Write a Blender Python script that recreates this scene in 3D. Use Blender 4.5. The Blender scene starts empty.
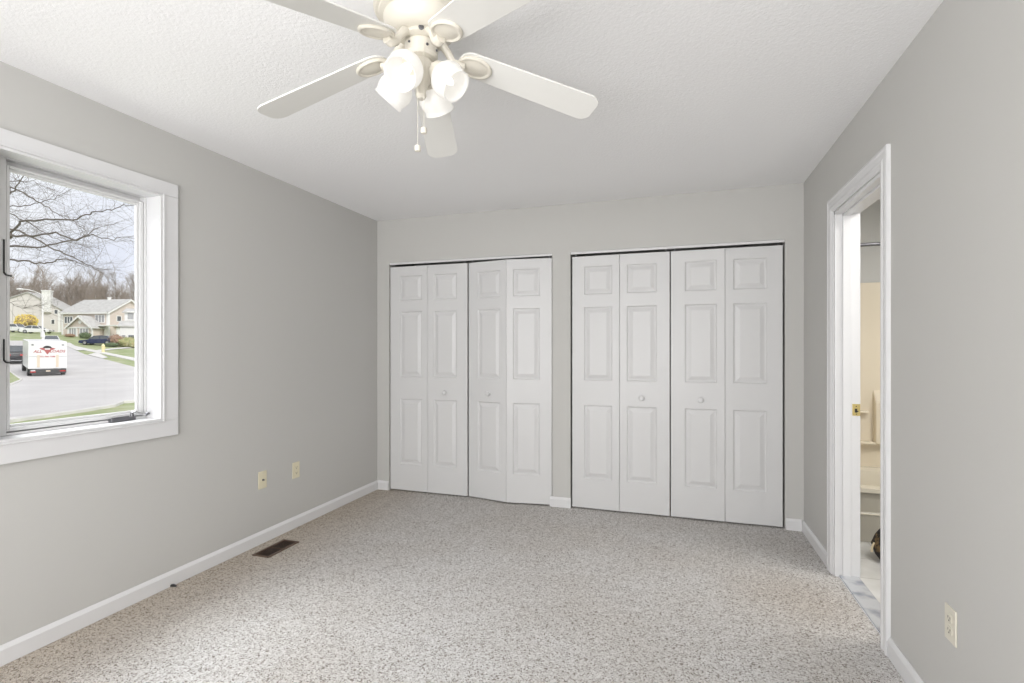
import bpy, bmesh, math, random
from mathutils import Vector, Matrix, noise

random.seed(7)
S = bpy.context.scene
COL = S.collection
PI = math.pi

# ------------------------------------------------------------------ camera
FPX = 506.0
HC = 1.288
YAW = math.radians(18.06)
cam = bpy.data.cameras.new('camera')
cam.sensor_width = 36.0
cam.lens = FPX * 36.0 / 1024.0
cam.shift_y = 7.0 / 1024.0
cam.clip_start = 0.02
cam.clip_end = 600
camo = bpy.data.objects.new('camera', cam)
camo.location = (0, 0, HC)
camo.rotation_euler = (PI / 2, 0, YAW)
COL.objects.link(camo)
S.camera = camo

# ------------------------------------------------------------------ colour / exposure
S.view_settings.view_transform = 'Standard'
S.view_settings.look = 'None'
S.view_settings.gamma = 1.0
S.view_settings.exposure = 0.06
S.view_settings.use_curve_mapping = False

# ------------------------------------------------------------------ world: bright broken overcast
W = bpy.data.worlds.new('sky')
S.world = W
W.use_nodes = True
nt = W.node_tree
nt.nodes.clear()
out = nt.nodes.new('ShaderNodeOutputWorld')
bg = nt.nodes.new('ShaderNodeBackground')
tc = nt.nodes.new('ShaderNodeTexCoord')
mp = nt.nodes.new('ShaderNodeMapping')
mp.inputs['Scale'].default_value = (1.5, 1.5, 5.0)
no = nt.nodes.new('ShaderNodeTexNoise')
no.inputs['Scale'].default_value = 2.2
no.inputs['Detail'].default_value = 6
rp = nt.nodes.new('ShaderNodeValToRGB')
rp.color_ramp.elements[0].position = 0.35
rp.color_ramp.elements[0].color = (0.74, 0.77, 0.88, 1)
rp.color_ramp.elements[1].position = 0.62
rp.color_ramp.elements[1].color = (0.90, 0.91, 0.95, 1)
nt.links.new(tc.outputs['Generated'], mp.inputs['Vector'])
nt.links.new(mp.outputs['Vector'], no.inputs['Vector'])
nt.links.new(no.outputs['Fac'], rp.inputs['Fac'])
nt.links.new(rp.outputs['Color'], bg.inputs['Color'])
bg.inputs['Strength'].default_value = 1.12
nt.links.new(bg.outputs['Background'], out.inputs['Surface'])


def light(name, kind, loc, energy, color=(1, 1, 1), rot=(0, 0, 0), size=None, size_y=None, radius=None, spread=None):
    l = bpy.data.lights.new(name, kind)
    l.energy = energy
    l.color = color
    if kind == 'AREA':
        l.shape = 'RECTANGLE'
        l.size = size
        l.size_y = size_y or size
        if spread:
            l.spread = spread
    if radius is not None and kind == 'POINT':
        l.shadow_soft_size = radius
    o = bpy.data.objects.new(name, l)
    o.location = loc
    o.rotation_euler = rot
    COL.objects.link(o)
    return o


# veiled high sun behind the house, lights the street fronts
sun = bpy.data.lights.new('sun', 'SUN')
sun.energy = 2.4
sun.angle = math.radians(30)
sun.color = (1.0, 0.97, 0.93)
suno = bpy.data.objects.new('sun', sun)
suno.rotation_euler = Vector((-0.72, 0.25, -0.62)).to_track_quat('-Z', 'Y').to_euler()
suno.location = (20, -10, 30)
COL.objects.link(suno)

# added area lamps that stand in for daylight and brighten the rooms
light('rear_fill_lamp', 'AREA', (-0.9, -1.36, 1.40), 113, (1.0, 0.988, 0.982), (PI / 2 + 0.22, 0, 0), 2.5, 1.5)  # fill lamp set in the added rear window opening
light('left_window_fill_lamp', 'AREA', (-4.3, 1.45, 3.75), 215, (0.95, 0.97, 1.0),
      Vector((0.72, 0.0, -0.75)).to_track_quat('-Z', 'Y').to_euler(), 1.8, 1.6)  # added lamp high outside the left window, boosts its daylight
light('left_window_low_fill', 'AREA', (-4.0, 1.6, 0.0), 16, (1.0, 0.985, 0.97),
      Vector((0.62, 0.0, 0.78)).to_track_quat('-Z', 'Y').to_euler(), 1.8, 1.4)  # added lamp low outside the left window, aimed up to lift the ceiling
light('bathroom_fill_lamp', 'AREA', (1.75, 2.9, 2.36), 30, (1.0, 0.98, 0.95), (0, 0, 0), 0.9, 0.9)  # unseen lamp added below the bathroom ceiling


# ------------------------------------------------------------------ helpers
def mat(name, color, rough=0.6, metal=0.0, spec=0.5, bump=None, noise_col=None, emit=None):
    """procedural material; bump=(scale,strength,dist); noise_col=(scale,color2,lo,hi)"""
    m = bpy.data.materials.new(name)
    m.use_nodes = True
    t = m.node_tree
    b = t.nodes['Principled BSDF']
    b.inputs['Base Color'].default_value = (*color, 1)
    b.inputs['Roughness'].default_value = rough
    b.inputs['Metallic'].default_value = metal
    b.inputs['Specular IOR Level'].default_value = spec
    if bump or noise_col:
        c = t.nodes.new('ShaderNodeTexCoord')
    if bump:
        n = t.nodes.new('ShaderNodeTexNoise')
        n.inputs['Scale'].default_value = bump[0]
        n.inputs['Detail'].default_value = 3
        bm = t.nodes.new('ShaderNodeBump')
        bm.inputs['Strength'].default_value = bump[1]
        bm.inputs['Distance'].default_value = bump[2]
        t.links.new(c.outputs['Object'], n.inputs['Vector'])
        t.links.new(n.outputs['Fac'], bm.inputs['Height'])
        t.links.new(bm.outputs['Normal'], b.inputs['Normal'])
    if noise_col:
        n2 = t.nodes.new('ShaderNodeTexNoise')
        n2.inputs['Scale'].default_value = noise_col[0]
        n2.inputs['Detail'].default_value = 4
        r = t.nodes.new('ShaderNodeValToRGB')
        r.color_ramp.elements[0].position = noise_col[2]
        r.color_ramp.elements[0].color = (*color, 1)
        r.color_ramp.elements[1].position = noise_col[3]
        r.color_ramp.elements[1].color = (*noise_col[1], 1)
        t.links.new(c.outputs['Object'], n2.inputs['Vector'])
        t.links.new(n2.outputs['Fac'], r.inputs['Fac'])
        t.links.new(r.outputs['Color'], b.inputs['Base Color'])
    if emit:
        b.inputs['Emission Color'].default_value = (*emit[0], 1)
        b.inputs['Emission Strength'].default_value = emit[1]
    return m


class MB:
    """collects shapes and links them as one mesh object"""

    def __init__(self):
        self.bm = bmesh.new()

    def box(self, x0, x1, y0, y1, z0, z1):
        v = [self.bm.verts.new((x, y, z)) for x in (x0, x1) for y in (y0, y1) for z in (z0, z1)]
        for f in ((0, 1, 3, 2), (4, 6, 7, 5), (0, 4, 5, 1), (2, 3, 7, 6), (0, 2, 6, 4), (1, 5, 7, 3)):
            self.bm.faces.new([v[i] for i in f])
        return self

    def prism(self, pts, d):
        """extrude a closed list of 3D points along vector d"""
        d = Vector(d)
        a = [self.bm.verts.new(p) for p in pts]
        b = [self.bm.verts.new(Vector(p) + d) for p in pts]
        n = len(pts)
        self.bm.faces.new(a[::-1])
        self.bm.faces.new(b)
        for i in range(n):
            self.bm.faces.new((a[i], a[(i + 1) % n], b[(i + 1) % n], b[i]))
        return self

    def poly(self, pts):
        self.bm.faces.new([self.bm.verts.new(p) for p in pts])
        return self

    def lathe(self, prof, seg=32, M=None, cap=True):
        """prof list of (r,z) about the z axis, optionally transformed"""
        M = M or Matrix.Identity(4)
        rings = []
        for r, z in prof:
            if r < 1e-5:
                rings.append([self.bm.verts.new(M @ Vector((0, 0, z)))])
            else:
                rings.append([self.bm.verts.new(M @ Vector((r * math.cos(2 * PI * k / seg), r * math.sin(2 * PI * k / seg), z))) for k in range(seg)])
        for a, b in zip(rings, rings[1:]):
            if len(a) == 1 and len(b) == 1:
                continue
            for k in range(seg):
                k2 = (k + 1) % seg
                if len(a) == 1:
                    self.bm.faces.new((a[0], b[k2], b[k]))
                elif len(b) == 1:
                    self.bm.faces.new((a[k], a[k2], b[0]))
                else:
                    self.bm.faces.new((a[k], a[k2], b[k2], b[k]))
        if cap:
            if len(rings[0]) > 1:
                self.bm.faces.new(rings[0][::-1])
            if len(rings[-1]) > 1:
                self.bm.faces.new(rings[-1])
        return self

    def tube(self, pts, rad, seg=6, cap=True):
        pts = [Vector(p) for p in pts]
        n = len(pts)
        if not hasattr(rad, '__len__'):
            rad = [rad] * n
        prev = None
        rings = []
        for i, p in enumerate(pts):
            t = (pts[min(i + 1, n - 1)] - pts[max(i - 1, 0)])
            if t.length < 1e-9:
                t = Vector((0, 0, 1))
            t.normalize()
            if prev is None:
                u = t.orthogonal().normalized()
            else:
                u = (prev - t * prev.dot(t))
                if u.length < 1e-6:
                    u = t.orthogonal()
                u.normalize()
            prev = u
            w = t.cross(u)
            rings.append([self.bm.verts.new(p + (u * math.cos(2 * PI * k / seg) + w * math.sin(2 * PI * k / seg)) * rad[i]) for k in range(seg)])
        for a, b in zip(rings, rings[1:]):
            for k in range(seg):
                self.bm.faces.new((a[k], a[(k + 1) % seg], b[(k + 1) % seg], b[k]))
        if cap:
            self.bm.faces.new(rings[0][::-1])
            self.bm.faces.new(rings[-1])
        return self

    def ico(self, c, r, sub=2, sc=(1, 1, 1), jit=0.0, fr=2.0, seed=0):
        res = bmesh.ops.create_icosphere(self.bm, subdivisions=sub, radius=1.0)
        for v in res['verts']:
            k = 1 + jit * noise.noise(v.co * fr + Vector((seed, seed * 2.3, 0)))
            v.co = Vector((v.co.x * r * sc[0] * k, v.co.y * r * sc[1] * k, v.co.z * r * sc[2] * k)) + Vector(c)
        return self

    def build(self, name, m, parent=None, smooth=False, bevel=0.0, kind=None, seg=2, sharp=35):
        me = bpy.data.meshes.new(name)
        bmesh.ops.recalc_face_normals(self.bm, faces=self.bm.faces)
        if smooth:
            for f in self.bm.faces:
                f.smooth = True
        self.bm.to_mesh(me)
        self.bm.free()
        if smooth:
            me.set_sharp_from_angle(angle=math.radians(sharp))
        o = bpy.data.objects.new(name, me)
        me.materials.append(m)
        COL.objects.link(o)
        if parent:
            o.parent = parent
        if bevel:
            b = o.modifiers.new('bevel', 'BEVEL')
            b.width = bevel
            b.segments = seg
            b.limit_method = 'ANGLE'
            b.angle_limit = math.radians(40)
        if kind:
            o['kind'] = kind
        return o


def bx(x0, x1, y0, y1, z0, z1):
    return MB().box(x0, x1, y0, y1, z0, z1)


def tag(o, label, cat, group=None, kind=None):
    o['label'] = label
    o['category'] = cat
    if group:
        o['group'] = group
    if kind:
        o['kind'] = kind
    return o


def thing(name, label, cat, loc=(0, 0, 0), rz=0, group=None, kind=None):
    o = bpy.data.objects.new(name, None)
    o.empty_display_size = 0.1
    o.location = loc
    o.rotation_euler = (0, 0, rz)
    COL.objects.link(o)
    return tag(o, label, cat, group, kind)


def struct_empty(name, loc=(0, 0, 0)):
    o = bpy.data.objects.new(name, None)
    o.location = loc
    COL.objects.link(o)
    o['kind'] = 'structure'
    return o


# ------------------------------------------------------------------ materials
M = {}
M['wall'] = mat('greige_wall_paint', (0.53, 0.525, 0.505), 0.75, bump=(220, 0.06, 0.002))
M['trim'] = mat('white_trim_paint', (0.69, 0.69, 0.695), 0.38)
M['vinyl'] = mat('white_vinyl', (0.68, 0.68, 0.68), 0.35)
M['door'] = mat('white_door_paint', (0.64, 0.64, 0.64), 0.42, bump=(160, 0.03, 0.001))
M['ceiling'] = mat('textured_ceiling_paint', (0.88, 0.88, 0.885), 0.9)
t = M['ceiling'].node_tree
c = t.nodes.new('ShaderNodeTexCoord')
n = t.nodes.new('ShaderNodeTexNoise'); n.inputs['Scale'].default_value = 75; n.inputs['Detail'].default_value = 4; n.inputs['Roughness'].default_value = 0.65
b = t.nodes.new('ShaderNodeBump'); b.inputs['Strength'].default_value = 0.38; b.inputs['Distance'].default_value = 0.007
t.links.new(c.outputs['Object'], n.inputs['Vector']); t.links.new(n.outputs['Fac'], b.inputs['Height'])
t.links.new(b.outputs['Normal'], t.nodes['Principled BSDF'].inputs['Normal'])


def carpet_material():
    m = bpy.data.materials.new('speckled_frieze_carpet')
    m.use_nodes = True
    t = m.node_tree
    L = t.links
    b = t.nodes['Principled BSDF']
    b.inputs['Roughness'].default_value = 1.0
    b.inputs['Specular IOR Level'].default_value = 0.1
    c = t.nodes.new('ShaderNodeTexCoord')
    v = t.nodes.new('ShaderNodeTexVoronoi'); v.inputs['Scale'].default_value = 215
    sep = t.nodes.new('ShaderNodeSeparateColor')
    r = t.nodes.new('ShaderNodeValToRGB')
    r.color_ramp.interpolation = 'LINEAR'
    e = r.color_ramp.elements
    e[0].position = 0.0; e[0].color = (0.19, 0.165, 0.145, 1)
    e[1].position = 1.0; e[1].color = (0.82, 0.81, 0.80, 1)
    for pos, col in ((0.10, (0.25, 0.22, 0.195)), (0.22, (0.52, 0.50, 0.475)), (0.50, (0.65, 0.635, 0.62)), (0.80, (0.74, 0.73, 0.72))):
        k = r.color_ramp.elements.new(pos); k.color = (*col, 1)
    # wobble so that tufts are strands rather than cells
    n1 = t.nodes.new('ShaderNodeTexNoise'); n1.inputs['Scale'].default_value = 60; n1.inputs['Detail'].default_value = 3
    add = t.nodes.new('ShaderNodeVectorMath'); add.operation = 'MULTIPLY_ADD'
    add.inputs[1].default_value = (0.02, 0.02, 0.02)
    L.new(c.outputs['Object'], n1.inputs['Vector'])
    L.new(n1.outputs['Color'], add.inputs[0]); L.new(c.outputs['Object'], add.inputs[2])
    L.new(add.outputs['Vector'], v.inputs['Vector'])
    L.new(v.outputs['Color'], sep.inputs['Color'])
    L.new(sep.outputs['Red'], r.inputs['Fac'])
    # worn / soiled patches (large, keep their own place on the carpet)
    n2 = t.nodes.new('ShaderNodeTexNoise'); n2.inputs['Scale'].default_value = 1.3; n2.inputs['Detail'].default_value = 5
    r2 = t.nodes.new('ShaderNodeValToRGB')
    r2.color_ramp.elements[0].position = 0.35; r2.color_ramp.elements[0].color = (0.93, 0.91, 0.885, 1)
    r2.color_ramp.elements[1].position = 0.62; r2.color_ramp.elements[1].color = (1, 1, 1, 1)
    L.new(c.outputs['Object'], n2.inputs['Vector']); L.new(n2.outputs['Fac'], r2.inputs['Fac'])
    # browner tint towards the left wall, and soiling at the bathroom doorway
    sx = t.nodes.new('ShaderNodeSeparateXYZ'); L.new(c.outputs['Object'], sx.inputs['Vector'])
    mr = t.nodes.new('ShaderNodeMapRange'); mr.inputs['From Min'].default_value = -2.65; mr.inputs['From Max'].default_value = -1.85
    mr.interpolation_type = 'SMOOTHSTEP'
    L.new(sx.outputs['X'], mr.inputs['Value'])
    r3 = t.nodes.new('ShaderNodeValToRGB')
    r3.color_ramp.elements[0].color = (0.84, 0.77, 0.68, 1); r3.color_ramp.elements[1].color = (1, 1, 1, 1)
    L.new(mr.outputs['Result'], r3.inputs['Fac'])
    dv = t.nodes.new('ShaderNodeVectorMath'); dv.operation = 'DISTANCE'; dv.inputs[1].default_value = (0.62, 2.95, 0.02)
    L.new(c.outputs['Object'], dv.inputs[0])
    mr2 = t.nodes.new('ShaderNodeMapRange'); mr2.inputs['From Min'].default_value = 0.05; mr2.inputs['From Max'].default_value = 0.55
    mr2.interpolation_type = 'SMOOTHSTEP'
    L.new(dv.outputs['Value'], mr2.inputs['Value'])
    r4 = t.nodes.new('ShaderNodeValToRGB')
    r4.color_ramp.elements[0].color = (0.94, 0.91, 0.875, 1); r4.color_ramp.elements[1].color = (1, 1, 1, 1)
    L.new(mr2.outputs['Result'], r4.inputs['Fac'])
    prev = r.outputs['Color']
    for q in (r2, r3, r4):
        mx = t.nodes.new('ShaderNodeMixRGB'); mx.blend_type = 'MULTIPLY'; mx.inputs['Fac'].default_value = 1
        L.new(prev, mx.inputs['Color1']); L.new(q.outputs['Color'], mx.inputs['Color2'])
        prev = mx.outputs['Color']
    L.new(prev, b.inputs['Base Color'])
    bp = t.nodes.new('ShaderNodeBump'); bp.inputs['Strength'].default_value = 0.8; bp.inputs['Distance'].default_value = 0.006
    L.new(v.outputs['Distance'], bp.inputs['Height']); bp.invert = True
    L.new(bp.outputs['Normal'], b.inputs['Normal'])
    return m


M['carpet'] = carpet_material()
M['marble'] = mat('grey_veined_marble', (0.50, 0.51, 0.535), 0.25, noise_col=(11, (0.27, 0.29, 0.33), 0.46, 0.68))
M['black'] = mat('black_metal', (0.02, 0.02, 0.02), 0.4)
M['chrome'] = mat('brushed_nickel', (0.55, 0.55, 0.56), 0.28, metal=1.0)
M['darknickel'] = mat('dark_nickel', (0.16, 0.16, 0.17), 0.35, metal=0.8)
M['ivory'] = mat('ivory_plastic', (0.72, 0.67, 0.50), 0.4)
M['almond'] = mat('almond_plastic', (0.66, 0.63, 0.54), 0.4)
M['slot'] = mat('dark_slot', (0.05, 0.045, 0.04), 0.6)
M['brown'] = mat('brown_painted_steel', (0.13, 0.085, 0.06), 0.4, metal=0.3)
M['duct'] = mat('dark_duct', (0.025, 0.018, 0.014), 0.6)
M['brass'] = mat('polished_brass', (0.62, 0.50, 0.20), 0.35, metal=0.6)
M['fan'] = mat('cream_fan_enamel', (0.68, 0.645, 0.565), 0.35)
M['blade'] = mat('white_fan_blade', (0.78, 0.775, 0.745), 0.4)
M['tan'] = mat('almond_fibreglass_surround', (0.82, 0.74, 0.60), 0.25)
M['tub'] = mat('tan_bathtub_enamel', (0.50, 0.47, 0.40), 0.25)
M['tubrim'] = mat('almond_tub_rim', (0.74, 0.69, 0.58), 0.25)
M['bulb'] = mat('lit_bulb', (1, 1, 1), 0.3, emit=((1.0, 0.96, 0.90), 1.6))


def frosted_glass():
    m = bpy.data.materials.new('lit_frosted_glass')
    m.use_nodes = True
    t = m.node_tree
    t.nodes.clear()
    o = t.nodes.new('ShaderNodeOutputMaterial')
    tr = t.nodes.new('ShaderNodeBsdfTranslucent'); tr.inputs['Color'].default_value = (0.85, 0.84, 0.82, 1)
    df = t.nodes.new('ShaderNodeBsdfDiffuse'); df.inputs['Color'].default_value = (0.78, 0.78, 0.77, 1)
    gl = t.nodes.new('ShaderNodeBsdfGlossy'); gl.inputs['Roughness'].default_value = 0.3
    em = t.nodes.new('ShaderNodeEmission'); em.inputs['Color'].default_value = (1, 0.975, 0.94, 1); em.inputs['Strength'].default_value = 0.10
    tp = t.nodes.new('ShaderNodeBsdfTransparent')
    a = t.nodes.new('ShaderNodeMixShader'); a.inputs[0].default_value = 0.5
    b = t.nodes.new('ShaderNodeMixShader'); b.inputs[0].default_value = 0.06
    d = t.nodes.new('ShaderNodeMixShader'); d.inputs[0].default_value = 0.12
    ad = t.nodes.new('ShaderNodeAddShader')
    c = t.nodes.new('ShaderNodeTexCoord')
    wv = t.nodes.new('ShaderNodeTexNoise'); wv.inputs['Scale'].default_value = 60
    bp = t.nodes.new('ShaderNodeBump'); bp.inputs['Strength'].default_value = 0.2; bp.inputs['Distance'].default_value = 0.002
    t.links.new(c.outputs['Object'], wv.inputs['Vector']); t.links.new(wv.outputs['Fac'], bp.inputs['Height'])
    for q in (df, gl):
        t.links.new(bp.outputs['Normal'], q.inputs['Normal'])
    t.links.new(tr.outputs[0], a.inputs[1]); t.links.new(df.outputs[0], a.inputs[2])
    t.links.new(a.outputs[0], b.inputs[1]); t.links.new(gl.outputs[0], b.inputs[2])
    t.links.new(b.outputs[0], d.inputs[1]); t.links.new(tp.outputs[0], d.inputs[2])
    t.links.new(d.outputs[0], ad.inputs[0]); t.links.new(em.outputs[0], ad.inputs[1])
    t.links.new(ad.outputs[0], o.inputs['Surface'])
    return m


def clear_glass():
    m = bpy.data.materials.new('clear_window_glass')
    m.use_nodes = True
    t = m.node_tree
    t.nodes.clear()
    o = t.nodes.new('ShaderNodeOutputMaterial')
    tp = t.nodes.new('ShaderNodeBsdfTransparent'); tp.inputs['Color'].default_value = (0.985, 0.99, 0.985, 1)
    gl = t.nodes.new('ShaderNodeBsdfGlossy'); gl.inputs['Roughness'].default_value = 0.02
    mx = t.nodes.new('ShaderNodeMixShader'); mx.inputs[0].default_value = 0.035
    t.links.new(tp.outputs[0], mx.inputs[1]); t.links.new(gl.outputs[0], mx.inputs[2])
    t.links.new(mx.outputs[0], o.inputs['Surface'])
    return m


M['frost'] = frosted_glass()
M['glass'] = clear_glass()

# ------------------------------------------------------------------ room shell
LX, RX, BY, FY, CZ = -2.614, 0.85, 4.03, -1.30, 2.456
WT = 0.12
# window opening in the left wall
WY0, WY1, WZ0, WZ1 = 1.262, 1.981, 0.905, 2.108
# bathroom door opening in the right wall
DY0, DY1, DZ = 2.588, 3.30, 2.060
# closets in the back wall
C1 = (-2.490, -0.968)
C2 = (-0.818, 0.732)
CT = 2.067


def struct(name, mb, m, **k):
    return mb.build(name, m, kind='structure', **k)


floor = MB().box(LX - 0.13, RX + 0.02, FY - 0.12, BY + 0.75, -0.12, 0.0)
struct('floor', floor, M['carpet'])
struct('ceiling', bx(LX - 0.13, 2.7, FY - 0.12, 4.85, CZ, CZ + 0.15), M['ceiling'])
w = MB()
WX = LX - 0.13
w.box(WX, LX, FY - 0.12, WY0, 0, CZ).box(WX, LX, WY1, BY + 0.75, 0, CZ)
w.box(WX, LX, WY0, WY1, 0, WZ0).box(WX, LX, WY0, WY1, WZ1, CZ)
struct('wall_left', w, M['wall'])
w = MB()
w.box(RX, RX + WT, FY - 0.12, DY0, 0, CZ).box(RX, RX + WT, DY1, 4.75, 0, CZ).box(RX, RX + WT, DY0, DY1, DZ, CZ)
struct('wall_right', w, M['wall'])
w = MB()
BT = 0.11
w.box(LX, C1[0], BY, BY + BT, 0, CZ).box(C1[1], C2[0], BY, BY + BT, 0, CZ).box(C2[1], RX, BY, BY + BT, 0, CZ)
w.box(C1[0], C1[1], BY, BY + BT, CT, CZ).box(C2[0], C2[1], BY, BY + BT, CT, CZ)
struct('wall_back', w, M['wall'])
# closet interiors
struct('wall_closet_rear', bx(LX, RX, BY + 0.70, BY + 0.75, 0, CZ), M['wall'])
struct('wall_closet_divider', bx(-0.95, -0.84, BY + BT, BY + 0.70, 0, CZ), M['wall'])
# rear wall behind the camera, with a wide window added to let fill in
w = MB()
w.box(LX, -2.2, FY - 0.12, FY, 0, CZ).box(0.4, RX, FY - 0.12, FY, 0, CZ)
w.box(-2.2, 0.4, FY - 0.12, FY, 0, 0.6).box(-2.2, 0.4, FY - 0.12, FY, 2.2, CZ)
struct('wall_front', w, M['wall'])
w2 = struct_empty('added_rear_window')  # unseen window, put in to carry the rear fill lamp
f = MB()
for (x0, x1, z0, z1) in ((-2.28, 0.48, 2.2, 2.29), (-2.28, 0.48, 0.51, 0.6), (-2.28, -2.2, 0.6, 2.2), (0.4, 0.48, 0.6, 2.2)):
    f.box(x0, x1, FY, FY + 0.018, z0, z1)
f.build('window_casing', M['trim'], w2, bevel=0.004)
f = MB()
for x in (-2.2, -0.92, 0.36):
    f.box(x, x + 0.04, FY - 0.06, FY - 0.02, 0.6, 2.2)
f.box(-2.2, 0.4, FY - 0.06, FY - 0.02, 0.6, 0.64).box(-2.2, 0.4, FY - 0.06, FY - 0.02, 2.16, 2.2)
f.build('window_frame', M['vinyl'], w2)


# ------------------------------------------------------------------ baseboards
def baseboard(name, x0, y0, x1, y1, nx, ny, h=0.082, th=0.014):
    """from (x0,y0) to (x1,y1), wall normal (nx,ny) into the room"""
    prof = [(0, 0.0), (th, 0.0), (th, h - 0.018), (th * 0.55, h - 0.006), (th * 0.35, h), (0, h)]
    pts = [(x0 + nx * d, y0 + ny * d, z) for d, z in prof]
    return MB().prism(pts, (x1 - x0, y1 - y0, 0)).build(name, M['trim'], kind='structure', bevel=0.002)


baseboard('baseboard_left', LX, FY, LX, BY, 1, 0)
baseboard('baseboard_back_left', LX + 0.014, BY, C1[0] - 0.004, BY, 0, -1)
baseboard('baseboard_back_middle', C1[1] - 0.018, BY, C2[0] + 0.006, BY, 0, -1)
baseboard('baseboard_back_right', C2[1] + 0.006, BY, RX - 0.014, BY, 0, -1)
baseboard('baseboard_right_far', RX, BY, RX, DY1 + 0.087, -1, 0)
baseboard('baseboard_right_near', RX, DY0 - 0.087, RX, FY, -1, 0)
baseboard('baseboard_front', LX, FY, RX, FY, 0, 1)

# ------------------------------------------------------------------ window_1
win = struct_empty('window_1')
cw = 0.088
y0, y1, z0, z1 = WY0, WY1, WZ0, WZ1
c = MB()
# flat casing, mitred look through four pieces, plus a thin inner bead
for a in ((y0 - cw, y1 + cw, z1, z1 + 0.072), (y0 - cw, y1 + cw, z0 - cw, z0), (y0 - cw, y0, z0, z1), (y1, y1 + cw, z0, z1)):
    c.box(LX, LX + 0.018, a[0], a[1], a[2], a[3])
c.build('window_casing', M['trim'], win, bevel=0.003)
c = MB()
bd = 0.010
for a in ((y0 - bd, y1 + bd, z1, z1 + bd), (y0 - bd, y1 + bd, z0 - bd, z0), (y0 - bd, y0, z0, z1), (y1, y1 + bd, z0, z1)):
    c.box(LX + 0.018, LX + 0.024, a[0], a[1], a[2], a[3])
c.build('casing_bead', M['trim'], win, bevel=0.002)
# jamb liner
JX0, JX1 = LX - 0.128, LX + 0.017
c = MB()
th = 0.012
c.box(JX0, JX1, y0, y0 + th, z0, z1).box(JX0, JX1, y1 - th, y1, z0, z1).box(JX0, JX1, y0 + th, y1 - th, z1 - th, z1).box(JX0, JX1, y0 + th, y1 - th, z0, z0 + th)
c.build('window_jamb', M['trim'], win, bevel=0.001)


def ring(mb, x0, x1, ya, yb, za, zb, w_l, w_r, w_t, w_b):
    mb.box(x0, x1, ya, ya + w_l, za, zb).box(x0, x1, yb - w_r, yb, za, zb)
    mb.box(x0, x1, ya + w_l, yb - w_r, zb - w_t, zb).box(x0, x1, ya + w_l, yb - w_r, za, za + w_b)
    return mb


ia, ib, ja, jb = y0 + th, y1 - th, z0 + th, z1 - th
# fixed frame, sash and glazing bead stepping back towards the pane
fr = ring(MB(), LX - 0.124, LX - 0.083, ia, ib, ja, jb, 1.372 - ia, 0.010, jb - 2.092, 0.012)
fr.build('window_frame', M['vinyl'], win, bevel=0.002)
ring(MB(), LX - 0.128, LX - 0.1175, ia, ib, ja, jb, 1.386 - ia, ib - 1.947, jb - 2.060, 0.944 - ja).build('window_stop', M['vinyl'], win)
ga, gb, gc, gd = 1.394, 1.926, 0.963, 2.046
sa, sb, sc, sd = 1.376, 1.957, 0.934, 2.070
s_ = ring(MB(), LX - 0.117, LX - 0.090, sa, sb, sc, sd, ga - sa - 0.008, sb - gb - 0.012, sd - gd - 0.012, gc - sc - 0.012)
sash = s_.build('sash', M['vinyl'], win, bevel=0.003)
s_ = ring(MB(), LX - 0.116, LX - 0.101, ga - 0.0085, gb + 0.0125, gc - 0.0125, gd + 0.0125, 0.0085, 0.0125, 0.0125, 0.0125)
s_.build('glazing_bead', M['vinyl'], sash, bevel=0.003)
bx(LX - 0.115, LX - 0.111, ga - 0.004, gb + 0.004, gc - 0.004, gd + 0.004).build('window_pane', M['glass'], sash)
# lock levers on the left frame member
for z_hi, z_lo in ((1.748, 1.604), (1.328, 1.235)):
    lv = MB()
    lv.box(LX - 0.083, LX - 0.078, 1.3595, 1.3655, z_lo, z_hi)
    lv.build('lock_lever', M['black'], win, bevel=0.002)
    lv = MB()
    lv.tube([(LX - 0.080, 1.3625, z_lo + 0.004), (LX - 0.078, 1.368, z_lo - 0.005), (LX - 0.078, 1.387, z_lo - 0.008)], 0.0038, 8)
    lv.build('lock_hook', M['black'], win, smooth=True)
# crank
ck = MB()
ck.box(LX - 0.082, LX - 0.060, 1.775, 1.895, ja + 0.001, ja + 0.020)
ck.box(LX - 0.078, LX - 0.064, 1.785, 1.865, ja + 0.020, ja + 0.024)
crank = ck.build('crank_housing', M['darknickel'], win, bevel=0.004, seg=3)
ck = MB()
ck.lathe([(0.009, 0), (0.009, 0.014), (0.006, 0.019), (0, 0.020)], 16, Matrix.Translation((LX - 0.070, 1.882, ja + 0.020)))
ck.build('crank_pivot', M['darknickel'], crank, smooth=True)
ck = MB()
ck.tube([(LX - 0.070, 1.882, ja + 0.038), (LX - 0.066, 1.893, ja + 0.044), (LX - 0.060, 1.925, ja + 0.028), (LX - 0.056, 1.942, ja + 0.018)], [0.007, 0.006, 0.005, 0.005], 8)
ck.build('crank_arm', M['chrome'], crank, smooth=True)
MB().tube([(LX - 0.056, 1.940, ja + 0.018), (LX - 0.054, 1.957, ja + 0.030)], [0.006, 0.008], 10).build('crank_knob', M['darknickel'], crank, smooth=True)

# ------------------------------------------------------------------ bifold closet doors
PZ = ((0.246, 0.836), (1.032, 1.620), (1.719, 1.944))


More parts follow.
